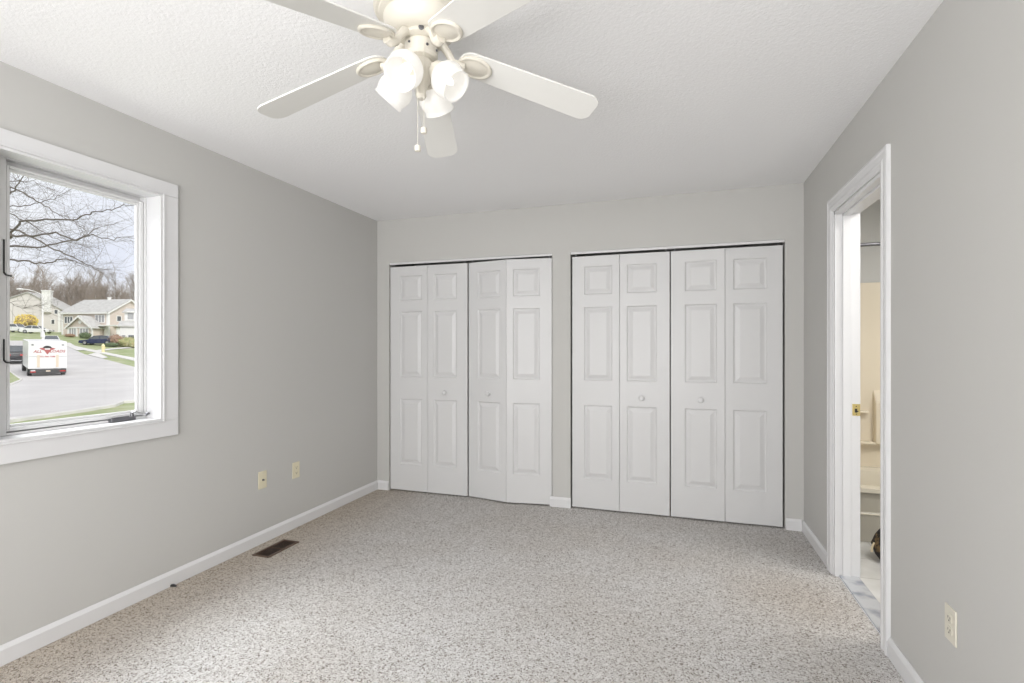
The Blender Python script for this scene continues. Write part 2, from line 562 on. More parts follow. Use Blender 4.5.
def leaf_mesh(wd, px0, px1, z0=0.012, z1=2.027, th=0.030):
    """leaf in local coords: x 0..wd, front face at y=0 (faces -y), with three moulded raised panels"""
    mb = MB()
    bm = mb.bm
    xs = [0, px0, px1, wd]
    zs = [z0] + [z for p in PZ for z in p] + [z1]

    def quad(a, b_, c_, d_):
        bm.faces.new([bm.verts.new(p) for p in (a, b_, c_, d_)])
    for i in range(3):
        for k in range(len(zs) - 1):
            xa, xb, za, zb = xs[i], xs[i + 1], zs[k], zs[k + 1]
            if i == 1 and k % 2 == 1:
                rings = [(0, 0), (0.004, 0.006), (0.010, 0.010), (0.016, 0.010), (0.022, 0.0085), (0.044, 0.0015), (0.047, 0.001)]
                loops = []
                for ins, dep in rings:
                    loops.append([bm.verts.new(p) for p in ((xa + ins, dep, za + ins), (xb - ins, dep, za + ins), (xb - ins, dep, zb - ins), (xa + ins, dep, zb - ins))])
                for l0, l1 in zip(loops, loops[1:]):
                    for q in range(4):
                        bm.faces.new((l0[q], l0[(q + 1) % 4], l1[(q + 1) % 4], l1[q]))
                bm.faces.new(loops[-1])
            else:
                quad((xa, 0, za), (xb, 0, za), (xb, 0, zb), (xa, 0, zb))
    quad((0, th, z0), (0, th, z1), (wd, th, z1), (wd, th, z0))
    quad((0, 0, z0), (0, 0, z1), (0, th, z1), (0, th, z0))
    quad((wd, 0, z0), (wd, th, z0), (wd, th, z1), (wd, 0, z1))
    quad((0, 0, z1), (wd, 0, z1), (wd, th, z1), (0, th, z1))
    quad((0, 0, z0), (0, th, z0), (wd, th, z0), (wd, 0, z0))
    bmesh.ops.remove_doubles(bm, verts=bm.verts, dist=1e-5)
    return mb


def knob_mb():
    return MB().lathe([(0.011, 0), (0.010, 0.012), (0.018, 0.018), (0.021, 0.026), (0.019, 0.033), (0.010, 0.037), (0, 0.038)], 24,
                      Matrix.Rotation(PI / 2, 4, 'X'))


def bifold(label, xa, xb, fold_y, ya, yb, knob_leaf, split=0.5):
    """two leaves hinged at the fold; xa..xb, y at both ends and at the fold"""
    root = thing('bifold_door', label, 'closet door', (xa, BY, 0), group='bifold closet doors')
    xm = xa + (xb - xa) * split
    for i, (p, q) in enumerate((((xa, ya), (xm, fold_y)), ((xm, fold_y), (xb, yb)))):
        L = math.hypot(q[0] - p[0], q[1] - p[1])
        wd = L - 0.003
        if i == 0:
            px0, px1 = wd - 0.055 - 0.224, wd - 0.055
            if knob_leaf is None:
                pass
        else:
            px0, px1 = 0.055, 0.055 + 0.224
        ang = math.atan2(q[1] - p[1], q[0] - p[0])
        lf = leaf_mesh(wd, px0, px1).build('door_leaf', M['door'], root)
        lf.location = (p[0] - xa + 0.0015 * math.cos(ang), p[1] - BY, 0)
        lf.rotation_euler = (0, 0, ang)
        if i == knob_leaf:
            kb = knob_mb().build('knob', M['door'], lf, smooth=True)
            kb.location = ((px0 + px1) / 2, 0, 0.905)
    # pivot pins up to the track
    pn = MB()
    for x in (xa + 0.03, xb - 0.03):
        pn.lathe([(0.004, 2.035), (0.004, 2.052)], 10, Matrix.Translation((x - xa, (ya + yb) / 2 - BY + 0.015, 0)))
    pn.build('pivot_pin', M['chrome'], root)
    return root


D0 = BY + 0.012
bifold('white bifold door pair nearest the left wall, standing almost flat', C1[0] + 0.006, -1.722, D0 - 0.004, D0, D0 - 0.002, 1)
bifold('white bifold door pair of the left closet whose fold juts toward the room', -1.714, C1[1] - 0.003, D0 - 0.062, D0 + 0.006, D0 - 0.012, 0, 0.492)
bifold('white bifold door pair just right of the wall strip between the closets', C2[0] + 0.012, -0.052, D0 - 0.006, D0, D0 - 0.004, 1)
bifold('white bifold door pair nearest the bathroom doorway', -0.046, C2[1] - 0.012, D0 - 0.008, D0 - 0.004, D0, 0)
for (a, b_), lab in ((C1, 'white metal bifold track above the left closet doors'), (C2, 'white metal bifold track above the right closet doors')):
    tr = MB()
    tr.box(a + 0.002, b_ - 0.002, BY + 0.004, BY + 0.008, CT - 0.020, CT - 0.001)
    tr.box(a + 0.002, b_ - 0.002, BY + 0.008, BY + 0.018, CT - 0.004, CT - 0.001)
    o = tr.build('closet_track', M['trim'])
    tag(o, lab, 'door track', 'closet door tracks')

# ------------------------------------------------------------------ bathroom doorway trim
d1 = struct_empty('door_1')
cs = 0.085


def casing_profile(o_, sgn):
    """(offset along wall, thickness) outer to inner"""
    return [(0, 0), (0, 0.016), (0.012, 0.019), (0.020, 0.015), (0.045, 0.013), (0.052, 0.017), (0.062, 0.017), (0.074, 0.009), (cs - 0.004, 0.008), (cs - 0.004, 0)]


c = MB()
prof_loops = []
for o_, t_ in casing_profile(0, 1):
    prof_loops.append([c.bm.verts.new(p) for p in ((RX - t_, DY0 - cs + o_, 0), (RX - t_, DY0 - cs + o_, DZ + cs - o_),
                                                   (RX - t_, DY1 + cs - o_, DZ + cs - o_), (RX - t_, DY1 + cs - o_, 0))])
for i in range(len(prof_loops)):
    p_, q_ = prof_loops[i], prof_loops[(i + 1) % len(prof_loops)]
    for k in range(3):
        c.bm.faces.new((p_[k], p_[k + 1], q_[k + 1], q_[k]))
c.build('door_casing', M['trim'], d1)
c = MB()
c.box(RX - 0.002, RX + WT + 0.002, DY1 - 0.016, DY1, 0, DZ).box(RX - 0.002, RX + WT + 0.002, DY0, DY0 + 0.016, 0, DZ)
c.box(RX - 0.002, RX + WT + 0.002, DY0, DY1, DZ - 0.016, DZ)
c.build('door_jamb', M['trim'], d1, bevel=0.001)
c = MB()
c.box(RX + 0.035, RX + 0.075, DY1 - 0.028, DY1 - 0.016, 0, DZ - 0.016).box(RX + 0.035, RX + 0.075, DY0 + 0.016, DY0 + 0.028, 0, DZ - 0.016)
c.box(RX + 0.035, RX + 0.075, DY0, DY1, DZ - 0.028, DZ - 0.016)
c.build('door_stop', M['trim'], d1, bevel=0.002)
c = MB()
c.box(RX + 0.083, RX + 0.121, DY1 - 0.0185, DY1 - 0.016, 0.912, 0.978)
sp = c.build('strike_plate', M['brass'], d1, bevel=0.003)
c = MB()
c.box(RX + 0.094, RX + 0.106, DY1 - 0.0192, DY1 - 0.0184, 0.930, 0.952).box(RX + 0.098, RX + 0.112, DY1 - 0.0192, DY1 - 0.0184, 0.934, 0.940)
c.box(RX + 0.099, RX + 0.104, DY1 - 0.0192, DY1 - 0.0184, 0.919, 0.924).box(RX + 0.099, RX + 0.104, DY1 - 0.0192, DY1 - 0.0184, 0.962, 0.967)
c.build('latch_hole', M['slot'], sp)

tag(bx(RX + 0.020, RX + WT - 0.004, DY0 + 0.016, DY1 - 0.016, 0.0, 0.014).build('marble_threshold', M['marble'], bevel=0.003),
    'grey veined marble threshold in the bathroom doorway', 'threshold')

# ------------------------------------------------------------------ bathroom
BX0 = RX + WT


def tile_material():
    m = bpy.data.materials.new('white_marble_tile')
    m.use_nodes = True
    t = m.node_tree
    b = t.nodes['Principled BSDF']
    b.inputs['Roughness'].default_value = 0.18
    c = t.nodes.new('ShaderNodeTexCoord')
    br = t.nodes.new('ShaderNodeTexBrick')
    br.offset = 0.0
    br.inputs['Scale'].default_value = 1.0
    br.inputs['Brick Width'].default_value = 0.30
    br.inputs['Row Height'].default_value = 0.30
    br.inputs['Mortar Size'].default_value = 0.003
    br.inputs['Color1'].default_value = (0.74, 0.735, 0.72, 1)
    br.inputs['Color2'].default_value = (0.70, 0.695, 0.68, 1)
    br.inputs['Mortar'].default_value = (0.50, 0.49, 0.47, 1)
    n = t.nodes.new('ShaderNodeTexNoise'); n.inputs['Scale'].default_value = 4; n.inputs['Detail'].default_value = 6
    r = t.nodes.new('ShaderNodeValToRGB')
    r.color_ramp.elements[0].position = 0.4; r.color_ramp.elements[0].color = (0.88, 0.87, 0.85, 1)
    r.color_ramp.elements[1].position = 0.6; r.color_ramp.elements[1].color = (1, 1, 1, 1)
    mx = t.nodes.new('ShaderNodeMixRGB'); mx.blend_type = 'MULTIPLY'; mx.inputs['Fac'].default_value = 1
    t.links.new(c.outputs['Object'], br.inputs['Vector']); t.links.new(c.outputs['Object'], n.inputs['Vector'])
    t.links.new(n.outputs['Fac'], r.inputs['Fac'])
    t.links.new(br.outputs['Color'], mx.inputs['Color1']); t.links.new(r.outputs['Color'], mx.inputs['Color2'])
    t.links.new(mx.outputs['Color'], b.inputs['Base Color'])
    return m


M['tile'] = tile_material()
M['bathwall'] = mat('bathroom_wall_paint', (0.60, 0.60, 0.585), 0.7)
TY = 3.91
struct('floor_bathroom', bx(BX0 - 0.004, 2.62, 1.7, 4.75, -0.12, 0.006), M['tile'])
struct('wall_bathroom_back', bx(BX0, 2.62, 4.66, 4.75, 0, CZ), M['bathwall'])
struct('wall_bathroom_right', bx(2.52, 2.62, 1.7, 4.66, 0, CZ), M['bathwall'])
struct('wall_bathroom_front', bx(BX0, 2.52, 1.7, 1.8, 0, CZ), M['bathwall'])
# tub with rolled rim and hollow basin
tub = thing('bathtub', 'tan bathtub with almond rim seen through the bathroom doorway', 'bathtub', (1.73, TY, 0))
t_ = MB()
a0, a1 = BX0 + 0.002 - 1.73, 2.518 - 1.73
# apron with a shallow step
t_.prism([(a0, 0.03, 0.007), (a0, 0.0, 0.007), (a0, 0.0, 0.19), (a0, 0.012, 0.20), (a0, 0.012, 0.345), (a0, 0.03, 0.345)], (a1 - a0, 0, 0))
t_.box(a0, a1, 0.03, 0.045, 0.007, 0.345)
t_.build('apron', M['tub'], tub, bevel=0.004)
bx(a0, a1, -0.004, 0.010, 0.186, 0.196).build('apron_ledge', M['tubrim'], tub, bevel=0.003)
t_ = MB()
bm = t_.bm
outer = [(a0, -0.006), (a1, -0.006), (a1, 0.745), (a0, 0.745)]


def rr(cx_, cy_, hx, hy, r, z, n_=6):
    p = []
    for qx, qy, a in ((1, -1, -PI / 2), (1, 1, 0), (-1, 1, PI / 2), (-1, -1, PI)):
        for k in range(n_ + 1):
            an = a + k * PI / 2 / n_
            p.append(Vector((cx_ + qx * (hx - r) + r * math.cos(an), cy_ + qy * (hy - r) + r * math.sin(an), z)))
    return p


levels = [((a0 + a1) / 2, 0.37, (a1 - a0) / 2, 0.376, 0.01, 0.335), ((a0 + a1) / 2, 0.37, (a1 - a0) / 2, 0.376, 0.012, 0.362),
          ((a0 + a1) / 2, 0.37, (a1 - a0) / 2 - 0.06, 0.30, 0.12, 0.366), ((a0 + a1) / 2, 0.37, (a1 - a0) / 2 - 0.09, 0.275, 0.12, 0.345),
          ((a0 + a1) / 2, 0.37, (a1 - a0) / 2 - 0.17, 0.22, 0.12, 0.08), ((a0 + a1) / 2, 0.37, (a1 - a0) / 2 - 0.24, 0.16, 0.10, 0.05)]
loops = [[bm.verts.new(p) for p in rr(*l)] for l in levels]
for l0, l1 in zip(loops, loops[1:]):
    n_ = len(l0)
    for k in range(n_):
        bm.faces.new((l0[k], l0[(k + 1) % n_], l1[(k + 1) % n_], l1[k]))
bm.faces.new(loops[-1])
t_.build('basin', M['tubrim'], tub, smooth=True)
# surround
sur = thing('tub_surround', 'almond moulded fibreglass tub surround with stepped soap shelves', 'shower surround', (1.73, TY, 0.37))
s2 = MB()
s2.box(a0, a1, 0.725, 0.742, -0.010, 1.435).box(a0, a0 + 0.012, 0.02, 0.725, -0.010, 1.435).box(a1 - 0.012, a1, 0.02, 0.725, -0.010, 1.435)
s2.build('wall_panel', M['tan'], sur, bevel=0.006)
s2 = MB()
# projecting column with a sloping top
cx0 = 1.455 - 1.73
s2.prism([(cx0, 0.725, 0.18), (cx0, 0.66, 0.18), (cx0, 0.66, 0.50), (cx0, 0.725, 0.60)], (0.30, 0, 0))
s2.build('shelf_column', M['tan'], sur, bevel=0.010, seg=3)
s2 = MB()
s2.box(cx0 - 0.30, cx0, 0.655, 0.725, 0.175, 0.195)
s2.build('soap_shelf', M['tan'], sur, bevel=0.006)
s2 = MB()
s2.box(cx0 - 0.30, cx0 - 0.04, 0.675, 0.725, 0.415, 0.432)
s2.build('soap_shelf', M['tan'], sur, bevel=0.006)
rod = MB()
rod.tube([(BX0 + 0.001, TY - 0.02, 1.972), (2.519, TY - 0.02, 1.972)], 0.0125, 12)
rod.lathe([(0.03, 0), (0.03, 0.012), (0.016, 0.02)], 20, Matrix.Translation((BX0 + 0.0005, TY - 0.02, 1.972)) @ Matrix.Rotation(PI / 2, 4, 'Y'))
rod.lathe([(0.03, 0), (0.03, 0.012), (0.016, 0.02)], 20, Matrix.Translation((2.5195, TY - 0.02, 1.972)) @ Matrix.Rotation(-PI / 2, 4, 'Y'))
tag(rod.build('shower_rod', M['darknickel'], smooth=True), 'metal shower curtain rod across the tub above the surround', 'curtain rod')

# dark patterned bag slumped by the tub, its tassel showing past the door casing
M['brocade'] = mat('dark_patterned_brocade', (0.018, 0.015, 0.013), 0.7, noise_col=(38, (0.20, 0.13, 0.06), 0.52, 0.66))
bag = thing('brocade_bag', 'dark brown and black patterned cloth bag on the bathroom floor by the tub', 'bag', (1.262, 3.60, 0.006))
bag.scale = (1, 1, 1.28)
g = MB()
prof = [(0.0, 0.0), (0.09, 0.0), (0.115, 0.03), (0.132, 0.075), (0.118, 0.115), (0.090, 0.15), (0.088, 0.19), (0.078, 0.22), (0.085, 0.245), (0.06, 0.262), (0, 0.265)]
g.lathe(prof, 28)
for v in g.bm.verts:
    k = 1 + 0.10 * noise.noise(v.co * 14)
    v.co.x *= k; v.co.y *= k * 0.85
g.build('bag_body', M['brocade'], bag, smooth=True, sharp=60)
g = MB()
g.tube([(-0.128, -0.01, 0.085), (-0.139, -0.012, 0.062), (-0.141, -0.012, 0.040)], [0.004, 0.006, 0.007], 8)
g.build('tassel', mat('pale_gold_cord', (0.72, 0.62, 0.42), 0.5), bag, smooth=True)
g = MB()
g.tube([(-0.05 + 0.10 * k / 8, 0, 0.262 + 0.05 * math.sin(PI * k / 8)) for k in range(9)], 0.006, 8)
g.build('bag_handle', M['brocade'], bag, smooth=True)


# ------------------------------------------------------------------ outlets and vent
def wall_plate(name, label, cat, loc, rz, m, kind):
    """plate local: faces -y, centred"""
    root = thing(name, label, cat, loc, rz)
    pw, ph = 0.070, 0.115
    MB().box(-pw / 2, pw / 2, -0.006, 0, -ph / 2, ph / 2).build('cover_plate', m, root, bevel=0.0035, seg=3)
    if kind == 'duplex':
        for s in (-1, 1):
            r = MB().prism([(0.0165 * sx, -0.0055, s * 0.0195 + sz) for sx, sz in ((-1, -0.009), (-0.6, -0.0135), (0.6, -0.0135), (1, -0.009), (1, 0.009), (0.6, 0.0135), (-0.6, 0.0135), (-1, 0.009))], (0, -0.0025, 0))
            rc = r.build('receptacle', m, root)
            q = MB()
            q.box(-0.0075, -0.0050, -0.0084, -0.0079, s * 0.0195 - 0.001, s * 0.0195 + 0.007)
            q.box(0.0050, 0.0075, -0.0084, -0.0079, s * 0.0195 - 0.001, s * 0.0195 + 0.006)
            q.lathe([(0.0028, 0), (0.0028, 0.0005)], 10, Matrix.Translation((0, -0.0079, s * 0.0195 - 0.007)) @ Matrix.Rotation(PI / 2, 4, 'X'))
            q.build('slot', M['slot'], rc)
        MB().lathe([(0.0032, 0), (0.0030, 0.0012), (0, 0.0014)], 12, Matrix.Translation((0, -0.006, 0)) @ Matrix.Rotation(PI / 2, 4, 'X')).build('screw', M['almond'], root)
    else:
        MB().lathe([(0.0065, 0), (0.0065, 0.004), (0.0048, 0.004), (0.0048, 0.011), (0.0, 0.011)], 14, Matrix.Translation((0, -0.006, 0)) @ Matrix.Rotation(PI / 2, 4, 'X')).build('coax_jack', M['darknickel'], root)
        for s in (-1, 1):
            MB().lathe([(0.0032, 0), (0.0030, 0.0012), (0, 0.0014)], 12, Matrix.Translation((0, -0.006, s * 0.042)) @ Matrix.Rotation(PI / 2, 4, 'X')).build('screw', M['almond'], root)
    return root


wall_plate('cable_outlet', 'ivory cable jack plate with one centre socket, nearer the window', 'cable outlet', (LX, 2.675, 0.418), PI / 2, M['ivory'], 'coax')
wall_plate('power_outlet', 'ivory duplex power outlet low on the left wall near the closets', 'power outlet', (LX, 2.985, 0.412), PI / 2, M['ivory'], 'duplex')
wall_plate('power_outlet', 'almond duplex power outlet on the right wall beside the bathroom doorway', 'power outlet', (RX, 2.008, 0.390), -PI / 2, M['almond'], 'duplex')

vent = thing('floor_register', 'brown metal floor register beside the left baseboard', 'floor vent', (-2.450, 2.625, 0.0))
vent.scale = (0.90, 0.90, 1)
v = MB()
v.box(-0.072, -0.055, -0.15, 0.15, 0.0, 0.007).box(0.055, 0.072, -0.15, 0.15, 0.0, 0.007)
v.box(-0.055, 0.055, -0.15, -0.135, 0.0, 0.007).box(-0.055, 0.055, 0.135, 0.15, 0.0, 0.007).box(-0.055, 0.055, -0.004, 0.004, 0.0, 0.006)
v.build('register_frame', M['brown'], vent, bevel=0.002)
bx(-0.055, 0.055, -0.135, 0.135, 0.0003, 0.0012).build('duct_opening', M['duct'], vent)
v = MB()
for k in range(9):
    x = -0.048 + k * 0.012
    v.prism([(x, -0.135, 0.0015), (x + 0.002, -0.135, 0.0015), (x + 0.006, -0.135, 0.0055), (x + 0.004, -0.135, 0.0055)], (0, 0.27, 0))
v.build('louvre', M['brown'], vent)
v = MB()
v.tube([(LX + 0.012, 2.03, 0.006), (LX + 0.030, 2.03, 0.010), (LX + 0.045, 2.034, 0.006)], [0.007, 0.008, 0.005], 8)
tag(v.build('cable_stub', M['black'], smooth=True), 'short black cable end at the foot of the left baseboard below the window', 'cable')

# ------------------------------------------------------------------ ceiling fan
FX, FYY = -0.834, 1.553
fan = thing('ceiling_fan', 'cream hugger ceiling fan with five white blades and four lit glass shades', 'ceiling fan', (FX, FYY, CZ))
Zf = lambda z: z - CZ
h = MB()
h.lathe([(0.0, 0.0), (0.150, 0.0), (0.158, Zf(2.448)), (0.159, Zf(2.438)), (0.152, Zf(2.428)), (0.143, Zf(2.425)), (0.142, Zf(2.416)),
         (0.133, Zf(2.411)), (0.127, Zf(2.409)), (0.124, Zf(2.396)), (0.116, Zf(2.374)), (0.100, Zf(2.358)), (0.080, Zf(2.350)), (0.0, Zf(2.352))], 56)
h.build('motor_housing', M['fan'], fan, smooth=True)
h = MB()
h.lathe([(0, Zf(2.353)), (0.070, Zf(2.353)), (0.072, Zf(2.338)), (0.060, Zf(2.332)), (0, Zf(2.332))], 40)
h.build('flywheel', M['fan'], fan, smooth=True)
h = MB()
h.lathe([(0, Zf(2.333)), (0.050, Zf(2.333)), (0.056, Zf(2.325)), (0.057, Zf(2.288)), (0.050, Zf(2.278)), (0.034, Zf(2.274)), (0.040, Zf(2.266)), (0.046, Zf(2.256)),
         (0.044, Zf(2.225)), (0.034, Zf(2.205)), (0.022, Zf(2.190)), (0.016, Zf(2.165)), (0.019, Zf(2.155)), (0.012, Zf(2.143)), (0, Zf(2.140))], 40)
cup = h.build('switch_housing', M['fan'], fan, smooth=True)
h = MB()
camdir = Vector((0.834, -1.553, 0)).normalized()
base = camdir * 0.057
for dz, da, r_ in ((2.345, 0.0, 0.009), (2.302, 0.35, 0.0045), (2.312, -0.75, 0.004), (2.300, 1.1, 0.004)):
    dd = Vector((camdir.x * math.cos(da) - camdir.y * math.sin(da), camdir.x * math.sin(da) + camdir.y * math.cos(da), 0))
    rr_ = 0.071 if dz > 2.34 else 0.0565
    h = MB().lathe([(r_, 0), (r_, 0.003), (r_ * 0.5, 0.004), (0, 0.004)], 12, Matrix.Translation(dd * rr_ + Vector((0, 0, Zf(dz)))) @ dd.to_track_quat('Z', 'Y').to_matrix().to_4x4())
    h.build('screw', M['darknickel'], cup)

# blades with irons
R_TIP, R_ROOT = 0.660, 0.130
DROOP = math.atan2(0.094, 0.47)


def blade_mb():
    """blade along +x, origin on the fan axis; z = 0 at r = 0.19"""
    mb = MB()
    outl = []
    n_ = 10
    w0, w1 = 0.058, 0.070
    for s in (-1, 1):
        pts = []
        for k in range(7):
            a = k / 6 * PI / 2
            cr = 0.045
            pts.append((R_TIP - cr + cr * math.sin(a), s * (w1 - cr + cr * math.cos(a))))
        root = []
        for k in range(7):
            a = k / 6 * PI / 2
            cr = 0.050
            root.append((R_ROOT + cr - cr * math.cos(a), s * (w0 - cr + cr * math.sin(a))))
        side = root + pts
        outl += side if s == -1 else side[::-1]
    mb.prism([(x, y, 0) for x, y in outl], (0, 0, 0.006))
    return mb


def iron_mb():
    mb = MB()
    # oval medallion below the blade root: raised ring + dished centre
    a_, b_ = 0.062, 0.048
    cxm = 0.188
    prof = [(1.0, -0.0002), (1.02, -0.005), (0.97, -0.0095), (0.88, -0.011), (0.82, -0.0085), (0.77, -0.0065), (0.70, -0.0075), (0.4, -0.0115), (0.0, -0.0130)]
    rings = []
    seg = 36
    for s, z in prof:
        if s == 0:
            rings.append([mb.bm.verts.new((cxm, 0, z))])
        else:
            rings.append([mb.bm.verts.new((cxm + a_ * s * math.cos(2 * PI * k / seg), b_ * s * math.sin(2 * PI * k / seg), z)) for k in range(seg)])
    for p, q in zip(rings, rings[1:]):
        for k in range(seg):
            k2 = (k + 1) % seg
            if len(q) == 1:
                mb.bm.faces.new((p[k], p[k2], q[0]))
            else:
                mb.bm.faces.new((p[k], p[k2], q[k2], q[k]))
    mb.bm.faces.new(rings[0][::-1])
    return mb


def arm_mb():
    mb = MB()
    pts = [(0.055, 0, 0.062), (0.075, 0, 0.056), (0.095, 0, 0.030), (0.110, 0, 0.004), (0.130, 0, -0.006), (0.150, 0, -0.005)]
    rad = [0.014, 0.015, 0.013, 0.013, 0.016, 0.014]
    mb.tube(pts, rad, 12)
    for v in mb.bm.verts:
        v.co.y *= 1.15
    return mb


blade0 = None
for i in range(5):
    ang = math.radians(17 + 18.06 + 72 * i + (2.0 if i == 1 else 3.0 if i == 2 else 0))
    Mx = Matrix.Rotation(ang, 4, 'Z') @ Matrix.Translation((0.19, 0, Zf(2.283))) @ Matrix.Rotation(DROOP + (0.05 if i == 2 else 0), 4, 'Y') @ Matrix.Rotation(math.radians(-9), 4, 'X') @ Matrix.Translation((-0.19, 0, 0))
    Ma = Matrix.Rotation(ang, 4, 'Z') @ Matrix.Translation((0, 0, Zf(2.283)))
    if blade0 is None:
        b0 = blade_mb().build('fan_blade', M['blade'], fan, bevel=0.0015)
        i0 = iron_mb().build('medallion', M['fan'], b0, smooth=True, sharp=60)
        a0_ = arm_mb().build('blade_arm', M['fan'], fan, smooth=True)
        blade0 = (b0, i0, a0_)
        b1, i1, ar = b0, i0, a0_
    else:
        b1 = blade0[0].copy(); COL.objects.link(b1); b1.parent = fan
        i1 = blade0[1].copy(); COL.objects.link(i1); i1.parent = b1
        ar = blade0[2].copy(); COL.objects.link(ar); ar.parent = fan
    b1.matrix_local = Mx
    ar.matrix_local = Ma

# light kit
def shade_mb():
    """bell shade, axis +z is the mouth direction, neck at z=0; thin double wall with ribs"""
    mb = MB()
    o_ = [(0.026, 0.0), (0.029, 0.005), (0.044, 0.015), (0.055, 0.030), (0.060, 0.048), (0.0585, 0.065), (0.053, 0.080), (0.0515, 0.088), (0.0545, 0.095)]
    i_ = [(r - 0.003, z) for r, z in o_][::-1]
    mb.lathe(o_ + i_ + [o_[0]], 40, cap=False)
    bmesh.ops.remove_doubles(mb.bm, verts=mb.bm.verts, dist=1e-6)
    return mb


sh0 = None
for k, th_ in enumerate((250, 340, 70, 160)):
    az = math.radians(th_) + YAW
    d = Vector((math.cos(az), math.sin(az), 0))
    tilt = math.radians(46)
    ax = (d * math.sin(tilt) - Vector((0, 0, math.cos(tilt)))).normalized()
    neck = d * 0.066 + Vector((0, 0, Zf(2.226)))
    Q = Matrix.Translation(neck) @ ax.to_track_quat('Z', 'Y').to_matrix().to_4x4()
    # arm + fitter
    h = MB()
    h.tube([d * 0.030 + Vector((0, 0, Zf(2.248))), d * 0.045 + Vector((0, 0, Zf(2.250))), neck - ax * 0.012], [0.011, 0.011, 0.014], 12)
    h.lathe([(0.014, -0.022), (0.030, -0.014), (0.033, -0.004), (0.033, 0.007), (0.0, 0.007)], 28, Q)
    h.build('light_arm', M['fan'], fan, smooth=True)
    if sh0 is None:
        sh0 = shade_mb().build('glass_shade', M['frost'], fan, smooth=True, sharp=70)
        bl = MB().lathe([(0.011, 0.007), (0.011, 0.022), (0.016, 0.034), (0.0165, 0.046), (0.011, 0.062), (0.004, 0.076), (0, 0.079)], 20)
        bl0 = bl.build('bulb', M['bulb'], sh0, smooth=True, sharp=60)
        s1 = sh0
    else:
        s1 = sh0.copy(); COL.objects.link(s1); s1.parent = fan
        bb = bl0.copy(); COL.objects.link(bb); bb.parent = s1
    s1.matrix_local = Q
    lp = Vector((FX, FYY, CZ)) + neck + ax * 0.095
    light('fan_bulb_light', 'POINT', lp, 0.05, (1.0, 0.95, 0.88), radius=0.03)
# pull chains
for off, zb in ((camdir * 0.062 + Vector((0.008, 0.004, 0)), 2.020), (camdir * 0.075 + Vector((-0.010, -0.005, 0)), 1.955)):
    h = MB()
    n_ = 60
    for k in range(n_):
        z = 2.300 + (zb - 2.300) * k / (n_ - 1)
        h.ico((off.x, off.y, Zf(z)), 0.0016, 1)
    h.tube([(off.x, off.y, Zf(2.300)), (off.x, off.y, Zf(zb))], 0.0006, 4)
    chn = h.build('pull_chain', M['fan'], fan)
    h = MB()
    h.lathe([(0, 0), (0.0095, -0.002), (0.011, -0.010), (0.0095, -0.020), (0.0, -0.023)], 16, Matrix.Translation((off.x, off.y, Zf(zb))))
    h.build('chain_fob', M['fan'], chn, smooth=True)

# ================================================================== outdoors
Fv = Vector((-math.sin(YAW), math.cos(YAW)))
Rv = Vector((math.cos(YAW), math.sin(YAW)))
WV = Vector((-0.86, 0.51))


def gz(x, y):
    s = x * WV.x + y * WV.y
    z = -1.10
    if s > 54:
        z += 0.060 * (min(s, 100) - 54)
    if s > 100:
        z += 0.085 * (min(s, 125) - 100)
    if s > 125:
        z += 0.05 * (s - 125)
    return z


def at(px, zc, z=None):
    u = (px - 512) / FPX
    p = Fv * zc + Rv * (u * zc)
    return Vector((p.x, p.y, gz(p.x, p.y) if z is None else z))


def G(px, py):
    """point of the sloping ground seen in that direction"""
    zc = 5.0
    while zc < 170:
        p = at(px, zc)
        if 348.5 - FPX * (p.z - HC) / zc <= py:
            return p
        zc += 0.1
    return p


def lay(name, pts, m, lift, label=None, cat=None, kind=None, th=0.0):
    """flat area draped on the sloping ground, cut where the slope changes"""
    bm = bmesh.new()
    f = bm.faces.new([bm.verts.new((p[0], p[1], 0)) for p in pts])
    for s in (54, 100, 125):
        bmesh.ops.bisect_plane(bm, geom=bm.verts[:] + bm.edges[:] + bm.faces[:], dist=1e-4,
                               plane_co=(WV.x * s / WV.length_squared, WV.y * s / WV.length_squared, 0), plane_no=(WV.x, WV.y, 0))
    bmesh.ops.triangulate(bm, faces=bm.faces)
    for v in bm.verts:
        v.co.z = gz(v.co.x, v.co.y) + lift
    mb = MB(); mb.bm.free(); mb.bm = bm
    if th:
        r = bmesh.ops.extrude_face_region(bm, geom=bm.faces[:])
        for e in r['geom']:
            if isinstance(e, bmesh.types.BMVert):
                e.co.z -= th
    o = mb.build(name, m)
    for p in o.data.polygons:
        pass
    if kind:
        o['kind'] = kind
    if label:
        tag(o, label, cat)
    return o


M['lawn'] = mat('spring_lawn', (0.28, 0.33, 0.15), 0.95, noise_col=(0.6, (0.42, 0.43, 0.27), 0.42, 0.68))
M['asphalt'] = mat('pale_worn_asphalt', (0.54, 0.52, 0.51), 0.9, noise_col=(0.35, (0.60, 0.58, 0.565), 0.4, 0.65))
M['concrete'] = mat('pale_concrete', (0.70, 0.68, 0.65), 0.9, noise_col=(1.5, (0.62, 0.60, 0.58), 0.4, 0.65))
M['bark'] = mat('grey_brown_bark', (0.17, 0.145, 0.125), 0.95)
M['bark2'] = mat('pale_brown_bark', (0.33, 0.28, 0.235), 0.95)
M['brush'] = mat('brown_winter_brush', (0.28, 0.23, 0.19), 0.95)
M['siding_tan'] = mat('cream_tan_siding', (0.70, 0.66, 0.63), 0.8)
M['siding_pink'] = mat('beige_pink_siding', (0.66, 0.57, 0.51), 0.8)
M['siding_white'] = mat('pale_grey_siding', (0.78, 0.77, 0.76), 0.8)
M['shingle'] = mat('pale_grey_shingle', (0.47, 0.46, 0.44), 0.9, noise_col=(1.8, (0.54, 0.53, 0.51), 0.4, 0.6))
M['wtrim'] = mat('white_exterior_trim', (0.84, 0.83, 0.81), 0.6)
M['dwin'] = mat('dark_window_glass', (0.10, 0.11, 0.12), 0.1, spec=0.6)
